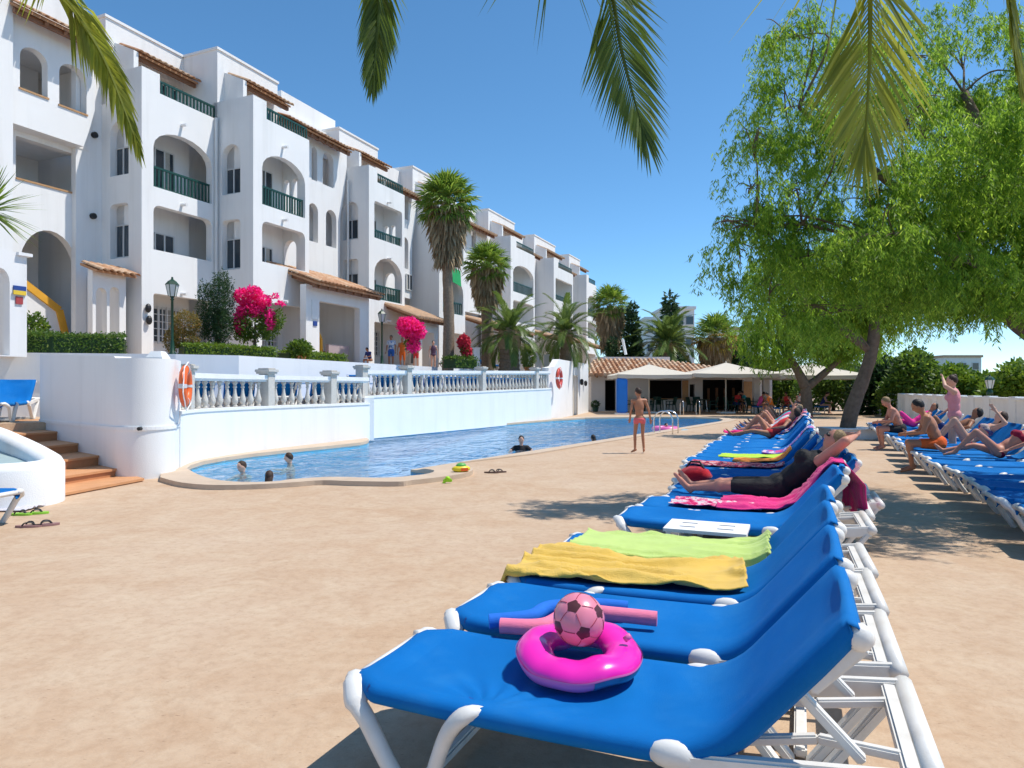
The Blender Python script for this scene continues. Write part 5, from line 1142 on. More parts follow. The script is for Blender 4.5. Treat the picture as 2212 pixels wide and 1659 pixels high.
# lamp posts
def lamp_post(label,base,h_,s_=1):
    T=empty('lamp_post',base,0,label,'lamp post'); m_=MB(); m_.lathe([(.10,0),(.10,.12),(.06,.16),(.05,.4),(.035,.45),(.03,h_-.5),(.05,h_-.48),(.03,h_-.45),(.06,h_-.40)],10); m_.build('post',M_lampgreen,T,smooth=True)
    m_=MB(); m_.lathe([(.09,h_-.40),(.15,h_-.12),(.15,h_-.11),(.09,h_-.395)],6); m_.build('lantern_glass',mat('lantern_glass',(.55,.58,.56),.15,.05,spec=.6),T)
    m_=MB(); m_.lathe([(.17,h_-.11),(.10,h_-.02),(.03,h_+.03),(.02,h_+.09)],6); m_.build('lantern_roof',M_lampgreen,T)
    for k in range(6): a=2*math.pi*(k+.5)/6; m_=MB(); m_.beam((.09*math.cos(a),.09*math.sin(a),h_-.4),(.15*math.cos(a),.15*math.sin(a),h_-.11),.015,.015); m_.build('lantern_bar',M_lampgreen,T)
    return T
c=A(372,757,17.3); lamp_post('green lantern lamp post in front of the grilled window',(c.x,c.y,T2),A(372,606,17.3).z-T2)
c=A(825,780,25.5); lamp_post('green lantern lamp post left of the bathers',(c.x,c.y,T2),A(825,672,25.5).z-T2)
c=A(2138,850,24); lamp_post('short lantern on the right hand parapet',(c.x,c.y,1.2),.62)
c=A(1867,856,36); lamp_post('small lantern behind the planter tree',(c.x,c.y,.9),.5)
# right parapet
pw=empty('garden_parapet',(0,0,0),0,'low white panelled parapet at the right behind the loungers','wall')
pp=[A(1880,0,38),A(1985,0,30),A(2075,0,25.5),A(2140,0,23.5),A(2260,0,20.5)]
for i in range(len(pp)-1):
    a,b=pp[i],pp[i+1]; m_=MB(); m_.beam((a.x,a.y,.52),(b.x,b.y,.52),.2,1.08); m_.build('panel',M_wall,pw); m_=MB(); m_.beam((a.x,a.y,1.09),(b.x,b.y,1.09),.32,.07); m_.build('cap',M_wall,pw)
    k=max(2,int((b-a).length/1.2))
    for j in range(k): q=a.lerp(b,j/k); m_=MB(); m_.box(q.x-.15,q.x+.15,q.y-.15,q.y+.15,-.02,1.16); m_.build('pier',M_wall,pw)
# white pillars on the upper terrace edge
for i,(px,Y) in enumerate(((1118,34.0),(1140,35),(1163,36),(1180,37),(1196,38),(1030,30.5),(1092,31.5))):
    c=A(px,790,Y); o=empty('garden_pillar',(c.x,c.y,T2-.05),0,f'white garden pillar on the upper terrace, {ORD[[5,6,0,1,2,3,4].index(i)] if i>0 else "second"} from the left' if False else f'slim white pillar at the terrace edge, {["third","fourth","fifth","sixth","rightmost","leftmost","second"][i]} of its row','pillar'); m_=MB(); m_.box(-.14,.14,-.14,.14,0,1.0); m_.build('shaft',M_wall,o); m_=MB(); m_.box(-.18,.18,-.18,.18,1.0,1.06); m_.build('cap',M_wall,o)
# far buildings
def far_block(label,px0,px1,pyt,Y,roofm=None,wins=2):
    a=A(px0,pyt,Y); b=A(px1,pyt,Y); T=empty('far_building',(a.x,Y,0),0,label,'building'); w_=b.x-a.x; m_=MB(); m_.box(0,w_,0,8,0,a.z); m_.build('wall',M_white,T)
    m_=MB(); m_.box(-.2,w_+.2,-.2,8.2,a.z,a.z+.4); m_.build('roof',roofm or M_wall,T)
    for i in range(wins):
        for j in range(2): m_=MB(); x=w_*(i+.5)/wins; z=a.z-2.2-3*j; m_.box(x-.6,x+.6,-.12,.0,z,z+1.3); f=m_.build('window',M_frame,T); m_=MB(); m_.box(x-.5,x+.5,-.14,-.121,z+.1,z+1.2); m_.build('pane',M_glass,f)
    return T
far_block('far white flat roofed block behind the bushy palm',1436,1500,668,95,None,3); far_block('far white house with a tiled roof by the pepper tree',1560,1640,712,105,M_tile2,3); far_block('far low white block left of the conifer',1395,1436,690,110,None,2); far_block('far pale house seen under the right hand branches',2040,2120,772,120,M_tile2,3)
# hills
def hill(px0,px1,ph,Y,seed):
    m_=MB(); rows=[]; n_=60
    for j in range(6):
        row=[]
        for i in range(n_+1):
            t=i/n_; x=((px0+(px1-px0)*t)-CX)/F*Y; f=j/5; top=ph*Y/F*(.55+.35*math.sin(t*5+seed)+.25*noise.noise(Vector((t*6,seed,0)))); z=-1+top*math.sin(math.pi*f)*1.0 if j else -1
            row.append((x,Y+f*Y*.25,max(-1,z)))
        rows.append(row)
    m_.grid(rows); return tag(m_.build('hills',mat('hill_scrub',(.085,.12,.10),.95,.25,.01),None,smooth=True),kind='structure')
hill(1200,3000,75,900,1.0)
# ============================================================ toys, towels and small things
lo=lambda i: ROW1[i]
def on(i,x,y,z): return ROW1[i].matrix_basis @ Vector((x,y,z)) if False else (Matrix.Translation(ROW1[i].location) @ Matrix.Rotation(ROW1[i].rotation_euler.z,4,'Z')) @ Vector((x,y,z))
# swim ring
M_pk=mat('ring_pink',(.85,.02,.42),.28,.08,5,0,10,.5,coat=.3); M_pk2=mat('ring_pale_pink',(.80,.16,.42),.3,.08,5,0,10,.5,coat=.3)
M_rb=mat('ring_print',(.05,.13,.24),.3,.9,14,0,10,.5,coat=.3)
c=on(0,.80,.13,.445); T=empty('swim_ring',c,.4,'inflatable magenta swim ring on the nearest lounger','swim ring'); T.rotation_euler=(R(5),R(-3),.4)
Rr,r=.175,.072; n_=64; k=20
def torus_part(name,f0,f1,mt,a0=0,a1=2*math.pi,inf=0):
    m_=MB(); rows=[]
    for i in range(n_+1):
        a=a0+(a1-a0)*i/n_; rip=1+.035*math.sin(a*19+math.sin(a*3)*2)*math.exp(-((f0+f1)/2-math.pi)**2*.3)
        rows.append([((Rr+(r*rip+inf)*math.cos(f))*math.cos(a),(Rr+(r*rip+inf)*math.cos(f))*math.sin(a),(r*.70+inf)*math.sin(f)+.007*math.sin(a*3)+.004*math.sin(a*7)) for f in [f0+(f1-f0)*j/k for j in range(k+1)]])
    m_.grid(rows); return m_.build(name,mt,T,smooth=True)
torus_part('upper_skin',R(8),R(188),M_pk); torus_part('lower_skin',R(-172),R(8),M_pk2); torus_part('printed_patch',R(-62),R(2),M_rb,R(-105),R(-40),.0015)
torus_part('seam',R(4),R(12),M_pk2,0,2*math.pi,.004)
m_=MB(); m_.tube([(.15,-.1,.066),(.17,-.11,.085)],.012,8); m_.build('valve',M_pk2,T,smooth=True)
# ball: pink with dark pentagons
M_ball=mat('ball_pink',(.80,.24,.32),.3,.1,8,0,10,.5,coat=.3); M_pent=mat('ball_brown',(.10,.03,.035),.35,.1); M_line=mat('ball_line',(.40,.06,.10),.4,.1)
c=on(0,.80,.135,.575); T=empty('toy_ball',c,0,'pink toy football with dark patches sitting in the swim ring','ball'); T.rotation_euler=(.5,.35,.8)
m_=MB(); rb=.102; m_.ell((0,0,0),((rb,0,0),(0,rb,0),(0,0,rb)),32,20); m_.build('shell',M_ball,T,smooth=True)
ph=(1+5**.5)/2; ico=[Vector(v).normalized() for v in [(0,1,ph),(0,-1,ph),(0,1,-ph),(0,-1,-ph),(1,ph,0),(-1,ph,0),(1,-ph,0),(-1,-ph,0),(ph,0,1),(-ph,0,1),(ph,0,-1),(-ph,0,-1)]]
for a in ico:
    nb=sorted(ico,key=lambda b:(a-b).length)[1:6]; x=(nb[0]-a*nb[0].dot(a)).normalized(); y=a.cross(x); nb.sort(key=lambda b:math.atan2(b.dot(y),b.dot(x)))
    pts=[(a*.76+b*.30).normalized()*(rb+.0012) for b in nb]; ce=a*(rb+.0012); m_=MB(); rows=[]
    ring1=[(a*.9+b*.13).normalized()*(rb+.0012) for b in nb]
    m_.add([ce]+ring1+pts,[(0,1+i,1+(i+1)%5) for i in range(5)]+[(1+i,6+i,6+(i+1)%5,1+(i+1)%5) for i in range(5)]); m_.build('pentagon_patch',M_pent,T,smooth=True)
m_=MB()
for a in ico:
    for b in ico:
        if a.x+a.y*.1+a.z*.01<b.x+b.y*.1+b.z*.01 and (a-b).length<1.2:
            m_.tube([a.lerp(b,t).normalized()*(rb+.0008) for t in (.32,.42,.5,.58,.68)],.0016,4)
m_.build('seam_lines',M_line,T)
# foam noodles on the second lounger
def noodle(label,pts,mt,r=.034):
    p=catmull(pts,8); T=tag(MB().tube([q for q in p],r,14).build('foam_noodle',mt,None,smooth=True),label,'pool noodle'); T.data.set_sharp_from_angle(angle=R(40)); return T
M_np=mat('noodle_pink',(.85,.22,.34),.75,.08,30,.3,200,.2); M_nb=mat('noodle_blue',(.02,.16,.62),.75,.08,30,.3,200,.2)
zn=ZS+.04
noodle('pink foam noodle lying across the second lounger',[on(0,.37,.34,zn+.0),on(0,.55,.40,zn+.005),on(1,.62,-.18,zn+.01),on(1,.80,-.13,zn+.005),on(1,1.00,-.10,zn)],M_np)
noodle('blue foam noodle curving behind the pink swim ring',[on(0,.30,.37,zn),on(0,.46,.47,zn+.01),on(1,.50,-.17,zn+.01),on(1,.68,-.04,zn+.005),on(1,.84,.0,zn)],M_nb)
# towels
def towel(label, i, x0,x1,y0,y1, mt, amp=.01, fr=9, seed=0, off=.012, nx=110, ny=52, wav=None, taper=None, cat='towel', name='towel'):
    m_=MB(); rows=[]
    for a in range(nx+1):
        row=[]; u=a/nx
        for b in range(ny+1):
            v=b/ny; yy0=y0+(taper(u)[0] if taper else 0); yy1=y1+(taper(u)[1] if taper else 0)
            x=x0+(x1-x0)*u+.03*noise.noise(Vector((v*3,seed,1)))+ (wav(u,v) if wav else 0); y=yy0+(yy1-yy0)*v+.03*noise.noise(Vector((u*4,seed,2)))
            px_,pz_,an=prof(max(0,min(x,LT))); dz=0
            if x<0: px_=x*.35; dz-=min(.32,-x*.93)
            if x>LT: dz-= min(.6,(x-LT)*.95); px_+=.07+(x-LT)*.06+.15*(1-v)*min(1,(x-LT)/.2)
            ov=max(0,abs(y)-HW-.02)
            if ov>0: dz-=min(.30,ov*.95); y=math.copysign(HW+.025+ov*.2,y)
            h=off+amp*(.45+.5*noise.noise(Vector((x*fr*.6,y*fr,seed))))+amp*1.1*(1-min(1,3.0*abs(noise.noise(Vector((x*fr*.22+y*1.5,y*fr*1.15,seed+5))))))**1.6+amp*.10*noise.noise(Vector((x*22,y*34,seed)))
            if x<0 or ov>0: h+=.012+.01*math.sin(v*22+u*30)
            row.append((px_-math.sin(an)*h, y, pz_+math.cos(an)*h+dz))
        rows.append(row)
    m_.grid(rows); o=m_.build(name,mt,None,smooth=True); o.location=ROW1[i].location; o.rotation_euler=ROW1[i].rotation_euler; s_=o.modifiers.new('s','SOLIDIFY'); s_.thickness=.008; s_.offset=1
    return tag(o,label,cat)
def cloth(name,col,bump=.5,bs=150,**k): return mat(name,col,.95,.10,6,bump,bs,.05,sheen=.3,**k)
def pattern_mat(name,c1,c2,c3,scale=9,thr=.52):
    m=mat(name,c1,.95,.05,6,.5,150,.05); nt=m.node_tree; N=nt.nodes; Lk=nt.links; b=N['Principled BSDF']; tc=N.new('ShaderNodeTexCoord')
    n1=N.new('ShaderNodeTexNoise'); n1.inputs['Scale'].default_value=scale; n1.inputs['Detail'].default_value=3; Lk.new(tc.outputs['Object'],n1.inputs['Vector'])
    cr_=N.new('ShaderNodeValToRGB'); cr_.color_ramp.interpolation='CONSTANT'; e=cr_.color_ramp.elements; e[0].color=(*c2,1); e[1].position=thr; e[1].color=(*c1,1); e2=e.new(thr-.09); e2.color=(*c3,1)
    Lk.new(n1.outputs['Fac'],cr_.inputs['Fac']); Lk.new(cr_.outputs['Color'],b.inputs['Base Color']); return m
M_ty=cloth('yellow_towelling',(.80,.52,.10)); M_tg=cloth('lime_towelling',(.56,.72,.20)); M_tp=cloth('hot_pink_towelling',(.80,.03,.22)); M_tpat=pattern_mat('pink_print_towel',(.75,.60,.62),(.62,.03,.14),(.80,.20,.35),14)
M_tlim=cloth('neon_towelling',(.55,.80,.06)); M_tor=pattern_mat('coral_print_towel',(.78,.25,.25),(.72,.50,.50),(.60,.06,.12),10)
towel('crumpled yellow towel draped over the foot of the third lounger',2,-.22,1.36,-.22,.46,M_ty,.04,6,1,wav=lambda u,v:-.06*v,taper=lambda u:(-.16*(1-u),0))
towel('lime green towel spread over the fourth lounger',3,.10,1.44,-.46,.34,M_tg,.028,5,2)
towel('pink and white printed towel on the sixth lounger',5,.28,1.10,-.20,.22,M_tpat,.02,9,3)
towel('hot pink towel hanging over a raised backrest',5,.72,LT+.50,-.12,.34,M_tp,.03,8,4,taper=lambda u:(-.10*(1-u)*1.5,0))
towel('coral patterned towel laid along a lounger in mid row',10,.08,1.35,-.26,.26,M_tor,.015,9,5)
towel('neon green towel laid over a lounger in mid row',12,.4,1.5,-.25,.25,M_tlim,.015,9,6)
towel('pink striped towel draped over a backrest in mid row',13,1.0,LT+.2,-.26,.26,pattern_mat('stripe_towel',(.75,.55,.70),(.70,.10,.30),(.25,.2,.55),8),.015,9,7)
towel('orange towel with red print across a lounger in mid row',11,.7,1.6,-.24,.22,mat('orange_towel',(.85,.28,.06),.95,.1),.015,9,8)
towel('magenta towel bunched on a far lounger',19,.0,.4,-.2,.2,M_tp,.06,9,9); towel('white and blue towel on a far lounger',20,.6,LT+.1,-.26,.26,pattern_mat('blue_white_towel',(.7,.7,.75),(.05,.12,.5),(.7,.3,.35),7),.02,9,10)
towel('red and white towel on a far lounger near the end of the row',23,.5,LT+.1,-.26,.26,M_tor,.02,9,11); towel('pale towel over a backrest at the far end of the row',25,.7,LT+.2,-.26,.26,M_tpat,.02,9,12); towel('orange red towel on the farthest lounger of the pool row',27,.3,LT,-.28,.28,mat('red_towel',(.75,.12,.08),.95,.1),.02,9,13)
# white plastic side table in the gap
c=P0+RX*(.803*3.68)+EX*.95; T=empty('side_table',c,LROT,'small white plastic table between the lime towel and the next lounger','side table'); m_=MB()
m_.poly_prism([(-.30,-.20),(.30,-.20),(.30,.20),(-.30,.20)],[[(a,b),(a+.12,b),(a+.12,b+.035),(a,b+.035)][::-1] for a in (-.2,.08) for b in (-.09,.06)],lambda a,b:(a,b,.40),lambda a,b:(a,b,.425)); m_.build('table_top',M_wall,T)
for x in (-1,1):
    for y in (-1,1): m_=MB(); m_.beam((x*.26,y*.17,.40),(x*.28,y*.19,0),.04,.04); m_.build('leg',M_wall,T)
# red bag on a lounger, flip flops, toys
M_redf=cloth('red_fabric',(.55,.01,.02)); c=on(7,.22,.05,ZS+.10); T=empty('beach_bag',c,LROT,'red fabric bag on the foot of a lounger beyond the woman in black','bag'); m_=MB(); m_.ell((0,0,0),((.19,0,0),(0,.14,0),(0,0,.10)),16,10)
m_.v=[(x+.02*noise.noise(Vector((x*20,y*20,z*20))),y+.02*noise.noise(Vector((x*20,y*20,z*20+5))),z+.02*noise.noise(Vector((x*15,y*15,z*15+9)))) for x,y,z in m_.v]; m_.build('body',M_redf,T,smooth=True); m_=MB(); m_.tube([(-.1,0,.08),(-.05,.02,.15),(.05,.02,.15),(.1,0,.08)],.012,6); m_.build('strap',M_black,T)
def flipflops(label,c,rz,m1,m2,both=True):
    for s_,nm in ((0,'left'),(1,'right')):
        T=empty('flip_flop',(c.x+.13*s_,c.y+.07*s_,0.002),rz+.35*s_-.1,f'{label}, the {nm} one of the pair','flip flop','flip flops on the deck'); m_=MB()
        out_=[]
        for k in range(20): a=2*math.pi*k/20; x=.13*math.cos(a); y=(.045+.008*math.cos(a))*math.sin(a); out_.append((x,y))
        m_.poly_prism(out_,[],lambda a,b:(a,b,0),lambda a,b:(a,b,.022)); m_.build('sole',m1,T); m_=MB()
        for y in (-.045,.045): m_.tube(catmull([(.06,0,.02),(.03,y*.5,.05),(-.02,y,.05),(-.045,y,.022)],5),.008,6)
        m_.build('strap',m2,T)
flipflops('lime green flip flop beside the basin wall',G(45,1113),.1,mat('lime_rubber',(.25,.55,.04),.6,.1),M_black); flipflops('dusty pink flip flop nearest the camera at the left',G(62,1139),.3,mat('pink_rubber',(.30,.16,.15),.6,.1),M_black)
flipflops('small dark flip flop near the pool toys',G(1062,1022),.0,mat('brown_rubber',(.14,.08,.06),.6,.1),M_black)
T=empty('pool_toy',G(996,1019,.075),.3,'yellow green and orange toy boat on the coping','toy'); m_=MB(); m_.ell((0,0,.05),((.16,0,0),(0,.09,0),(0,0,.06)),12,8); m_.build('hull',mat('toy_yellow',(.75,.6,.03),.4,.1),T,smooth=True); m_=MB(); m_.ell((0,0,.10),((.09,0,0),(0,.06,0),(0,0,.05)),10,8); m_.build('cabin',mat('toy_green',(.1,.4,.08),.4,.1),T,smooth=True); m_=MB(); m_.box(-.02,.1,-.09,-.07,.02,.07); m_.build('fin',M_orange,T)
T=empty('water_pistol',G(967,1044),.0,'small lime green water pistol lying on the deck','toy'); m_=MB(); ml=mat('toy_lime',(.4,.75,.02),.4,.1); m_.box(-.07,.07,-.02,.02,.02,.07); m_.build('barrel',ml,T,bevel=.01); m_=MB(); m_.beam((-.04,0,.03),(-.07,0,.0),.03,.04); m_.build('grip',ml,T); m_=MB(); m_.ell((0,0,.08),((.04,0,0),(0,.03,0),(0,0,.03)),8,6); m_.build('tank',ml,T,smooth=True)
tw=MB(); rows=[[(-.45+.9*i/24,-.2+.4*j/12,.02+.05*abs(noise.noise(Vector((i*.35,j*.5,3))))) for j in range(13)] for i in range(25)]; tw.grid(rows); o=tw.build('towel',cloth('lilac_towel',(.62,.60,.66)),None,smooth=True); q=G(12,1100); o.location=(q.x-.1,q.y,0); o.modifiers.new('s','SOLIDIFY').thickness=.01; tag(o,'crumpled pale towel on the deck by the basin wall','towel')
# ============================================================ people
def skin(name,c): return mat(name,c,.5,.06,5,0,10,.3)
SK=[skin('skin_tan',(.46,.20,.11)),skin('skin_pale',(.62,.36,.26)),skin('skin_red',(.56,.25,.17)),skin('skin_brown',(.34,.15,.08))]
HR={'brown':mat('hair_brown',(.045,.022,.012),.6,.3,30,.4,60),'dark':mat('hair_dark',(.012,.009,.008),.55,.3,30,.4,60),'blond':mat('hair_blond',(.26,.17,.075),.6,.35,30,.5,60),'red':mat('hair_auburn',(.11,.035,.018),.6,.3,30,.4,60)}
M_eye=mat('eye_dark',(.02,.015,.012),.3,0); M_lip=mat('lip',(.40,.10,.09),.5,0); M_blackcloth=mat('black_cloth',(.012,.012,.014),.8,.2,12,.3,60)
TMP=bpy.data.scenes.new('scratch')
def fuse(name, mb_, mt, parent, vox, it=4):
    me=mb_.mesh(name,mt); o=bpy.data.objects.new('tmp',me); TMP.collection.objects.link(o)
    md=o.modifiers.new('r','REMESH'); md.mode='VOXEL'; md.voxel_size=vox; md.use_smooth_shade=True
    s_=o.modifiers.new('s','SMOOTH'); s_.factor=.5; s_.iterations=it
    
    with bpy.context.temp_override(scene=TMP, view_layer=TMP.view_layers[0]):
        dg=bpy.context.evaluated_depsgraph_get(); dg.update(); me2=bpy.data.meshes.new_from_object(o.evaluated_get(dg))
    bpy.data.objects.remove(o)
    if not me2.materials: me2.materials.append(mt)
    me2.polygons.foreach_set('use_smooth',[True]*len(me2.polygons)); return link_mesh(name,me2,parent)
V_=Vector
def lrp(a,b,t): return V_(a).lerp(V_(b),t)
class Pose: pass
def make_pose(pel=(0,0,.93),neck=(0,0,1.44),head=(0,.02,1.60),face=(0,1,0),lat=(1,0,0),elL=(-.24,-.02,1.13),wrL=(-.25,.06,.88),elR=(.24,-.02,1.13),wrR=(.25,.06,.88),knL=(-.10,.03,.50),anL=(-.10,0,.085),toL=(-.12,.15,.03),knR=(.10,.03,.50),anR=(.10,0,.085),toR=(.12,.15,.03),face_dir=None):
    p=Pose()
    for k,v in locals().items():
        if k not in('p',) and isinstance(v,tuple): setattr(p,k,V_(v))
    p.up=(p.neck-p.pel).normalized(); p.lat=p.lat.normalized(); p.fwd=p.up.cross(p.lat).normalized()
    p.hup=(p.head-p.neck).normalized(); p.face=(p.face-p.hup*p.face.dot(p.hup)*.6).normalized(); p.hl=p.face.cross(p.hup).normalized()
    sh=p.neck-p.up*.055; p.shL=sh-p.lat*.165; p.shR=sh+p.lat*.165; hp=p.pel-p.up*.03; p.hipL=hp-p.lat*.085; p.hipR=hp+p.lat*.085
    return p
def add_parts(m_,p,parts,inf=0.,g=1.,bust=0.):
    def E(c,a,b,d,u=None,l=None,f=None): m_.ell(c,((l or p.lat)*(a*g+inf),(f or p.fwd)*(b*g+inf),(u or p.up)*(d+inf)),14,10)
    for q in parts:
        q,_,f=q.partition(':'); f=float(f) if f else 1.
        if q=='chest':
            E(lrp(p.pel,p.neck,.66),.158,.102,.20)
            if bust:
                for s_ in(-1,1): m_.ell(lrp(p.pel,p.neck,.68)+p.lat*.07*s_+p.fwd*.085*g,((p.lat*(.062*bust+inf)),(p.fwd*(.055*bust+inf)),(p.up*(.060*bust+inf))),10,8)
        elif q=='band': E(lrp(p.pel,p.neck,.68),.160,.106,.085); [m_.ell(lrp(p.pel,p.neck,.68)+p.lat*.07*s_+p.fwd*.085*g,(p.lat*(.058+inf),p.fwd*(.055+inf),p.up*(.055+inf)),10,8) for s_ in(-1,1)]
        elif q=='shoulders': m_.cap(p.shL,p.shR,.060+inf,.060+inf)
        elif q=='belly': E(lrp(p.pel,p.neck,.34),.132,.092,.17)
        elif q=='pelvis': E(p.pel,.152,.108,.115)
        elif q=='brief': E(p.pel-p.up*.02,.154,.110,.075)
        elif q=='thighs':
            for a,b in((p.hipL,p.knL),(p.hipR,p.knR)): m_.cap(a,lrp(a,b,f),.080*g+inf,(.080-.030*f)*g+inf)
        elif q=='uparms':
            for a,b in((p.shL,p.elL),(p.shR,p.elR)): m_.cap(a,lrp(a,b,f),.048*g+inf,(.048-.010*f)*g+inf)
        elif q=='calves':
            for a,b in((p.knL,p.anL),(p.knR,p.anR)):
                m_.cap(a,b,.051*g+inf,.032+inf); m_.ell(lrp(a,b,.3),[(v*(.052*g+inf)) for v in (V_((1,0,0)),V_((0,1,0)),V_((0,0,1)))],10,8)
        elif q=='forearms':
            for a,b in((p.elL,p.wrL),(p.elR,p.wrR)): m_.cap(a,b,.037*g+inf,.025+inf)
        elif q=='feet':
            for a,b in((p.anL,p.toL),(p.anR,p.toR)): m_.cap(a-(b-a)*.22+V_((0,0,0)),b,.030+inf,.022+inf); m_.cap(a,lrp(a,b,.6),.034,.03)
        elif q=='hands':
            for a,b,s_ in((p.elL,p.wrL,-1),(p.elR,p.wrR,1)):
                d=(b-a).normalized(); sd_=d.cross(p.fwd if abs(d.dot(p.fwd))<.9 else p.up).normalized(); nn=sd_.cross(d); m_.ell(b+d*.045,(sd_*.038,nn*.018,d*.055),10,8)
                for i in range(4):
                    o=b+d*.085+sd_*(-.027+.018*i); L=(.052,.066,.062,.046)[i]; e=o+d*L*.6+nn*.01; m_.cap(o,e,.0095,.009,6); m_.cap(e,e+(d*.8+nn*.5).normalized()*L*.5,.009,.0075,6)
                t0=b+d*.03+sd_*.032*s_; m_.cap(t0,t0+(d*.7+sd_*s_*.7).normalized()*.055,.011,.009,6)
        elif q=='neck': m_.cap(p.neck-p.up*.04,p.head-p.hup*.05,.052,.050)
        elif q=='head':
            m_.ell(p.head,(p.hl*.073,p.face*.090,p.hup*.112),16,12); m_.ell(p.head-p.hup*.058+p.face*.028,(p.hl*.052,p.face*.055,p.hup*.052),12,8)
            m_.ell(p.head+p.face*.092-p.hup*.012,(p.hl*.012,p.face*.018,p.hup*.024),8,6)
            for s_ in(-1,1): m_.ell(p.head+p.hl*.074*s_-p.hup*.005,(p.hl*.010,p.face*.018,p.hup*.030),8,6)
ALLB=['chest','belly','pelvis','shoulders','thighs','calves','uparms','forearms','feet','hands','neck','head']
CL={'shorts':['pelvis','thighs:.55'],'trunks':['brief','thighs:.16'],'swimsuit':['chest','belly','pelvis'],'top':['band'],'bottom':['brief'],'dress':['chest','belly','pelvis','thighs:.95'],'tshirt':['chest','belly','shoulders','uparms:.5']}
def person(label,loc,rz,pose,h=1.7,sk=0,hair=('short','brown'),clothes=(),vox=.015,g=1.,bust=0.,face_parts=True,rot=None,scale=None):
    T=empty('person',loc,rz,label,'person'); s_=h/1.7; T.scale=(s_,s_,s_)
    if rot: T.rotation_euler=rot
    m_=MB(); add_parts(m_,pose,ALLB,0,g,bust); fuse('body',m_,SK[sk],T,vox)
    for nm,mt in clothes:
        m_=MB(); add_parts(m_,pose,CL[nm],.011,g,bust); fuse(nm if nm not in('top','bottom') else 'bikini_'+nm,m_,mt,T,vox*1.0,3)
    p=pose; st,hc=hair; m_=MB(); c=p.head+p.hup*.028-p.face*.026; m_.ell(c,(p.hl*.081,p.face*.090,p.hup*.100),16,12)
    if st=='bun': m_.ell(p.head+p.hup*.09-p.face*.07,(p.hl*.045,p.face*.045,p.hup*.045),10,8)
    if st=='long': m_.ell(p.head-p.hup*.07-p.face*.062,(p.hl*.075,p.face*.045,p.hup*.14),12,10)
    m_.v=[tuple(V_(q)*(1)+V_((noise.noise(V_(q)*60),noise.noise(V_(q)*60+V_((7,0,0))),noise.noise(V_(q)*60+V_((0,9,0)))))*.006) for q in m_.v]; m_.build('hair',HR[hc],T,smooth=True)
    if face_parts:
        for e in(-1,1): m_=MB(); m_.ell(p.head+p.hl*.030*e+p.face*.080+p.hup*.012,(p.hl*.012,p.face*.008,p.hup*.006),8,6); m_.build('eye',M_eye,T)
        m_=MB(); m_.ell(p.head+p.face*.081-p.hup*.052,(p.hl*.022,p.face*.008,p.hup*.006),8,6); m_.build('mouth',M_lip,T)
    return T
def fab(name,c,pat=None): return mat(name,c,.8,.12,9,.2,80,.15) if not pat else pattern_mat(name,c,*pat)
# --- boy at the pool edge, seen from behind
pB=make_pose(pel=(.02,0,.90),neck=(0,-.01,1.42),head=(-.02,.02,1.585),face=(-.5,1,-.1),elL=(-.23,-.05,1.12),wrL=(-.22,.06,.90),elR=(.25,-.05,1.13),wrR=(.32,.02,.88),knL=(-.10,.02,.48),knR=(.11,.02,.49),anR=(.13,-.02,.085),toR=(.17,.12,.03),toL=(-.16,.12,.03))
c=G(1380,979); person('boy in short pink trunks standing at the pool edge, seen from behind',c,R(8),pB,1.46,0,('short','brown'),[('trunks',fab('pink_trunks',(.80,.17,.18)))],.012,.88)
# --- woman in black lying on the seventh lounger of the row
L6=ROW1[6]
pL=make_pose(pel=(1.10,0,.505),neck=(1.50,.0,.82),head=(1.585,0,.97),face=(-.62,.10,.78),lat=(0,1,0),elL=(1.66,-.40,1.0),wrL=(1.76,-.12,1.03),elR=(1.66,.40,1.0),wrR=(1.76,.12,1.03),knL=(.66,-.12,.50),anL=(.22,-.13,.46),toL=(.10,-.17,.60),knR=(.66,.12,.50),anR=(.22,.10,.46),toR=(.10,.12,.60))
T=person('woman in a black dress lying with her hands behind her head',L6.location,0,pL,1.7,2,('long','blond'),[('dress',M_blackcloth)],.012,1.22,1.25); T.rotation_euler=L6.rotation_euler; T.location=L6.location+V_((0,0,.0))
m_=MB(); m_.ell(pL.head+pL.face*.070+pL.hup*.018,(pL.hl*.072,pL.face*.030,pL.hup*.020),12,8); m_.build('sunglasses',M_black,T,smooth=True)
# --- seated men on the right row
pS=make_pose(pel=(0,0,.52),neck=(0,.20,.98),head=(0,.30,1.12),face=(0,1,-.5),elL=(-.22,.24,.70),wrL=(-.06,.46,.66),elR=(.22,.24,.70),wrR=(.06,.46,.66),knL=(-.15,.43,.50),anL=(-.16,.40,.085),toL=(-.19,.56,.03),knR=(.14,.43,.50),anR=(.15,.36,.085),toR=(.17,.52,.03))
def seat_on(i,off,lat_=0): q=ROW2[i]; M=Matrix.Translation(q.location)@Matrix.Rotation(q.rotation_euler.z,4,'Z'); return M@V_((off,lat_,0)), q.rotation_euler.z+math.pi/2
q,rz=seat_on(7,.42,.02); person('man in orange shorts sitting hunched on the end of a lounger',q+V_((0,0,-.01)),rz,pS,1.75,0,('short','dark'),[('shorts',fab('orange_shorts',(.75,.13,.03)))],.012,1.08)
q,rz=seat_on(11,.34); person('older man in dark shorts sitting on a farther lounger end',q+V_((0,0,-.01)),rz+.15,pS,1.72,2,('short','blond'),[('shorts',M_blackcloth)],.014,1.12)
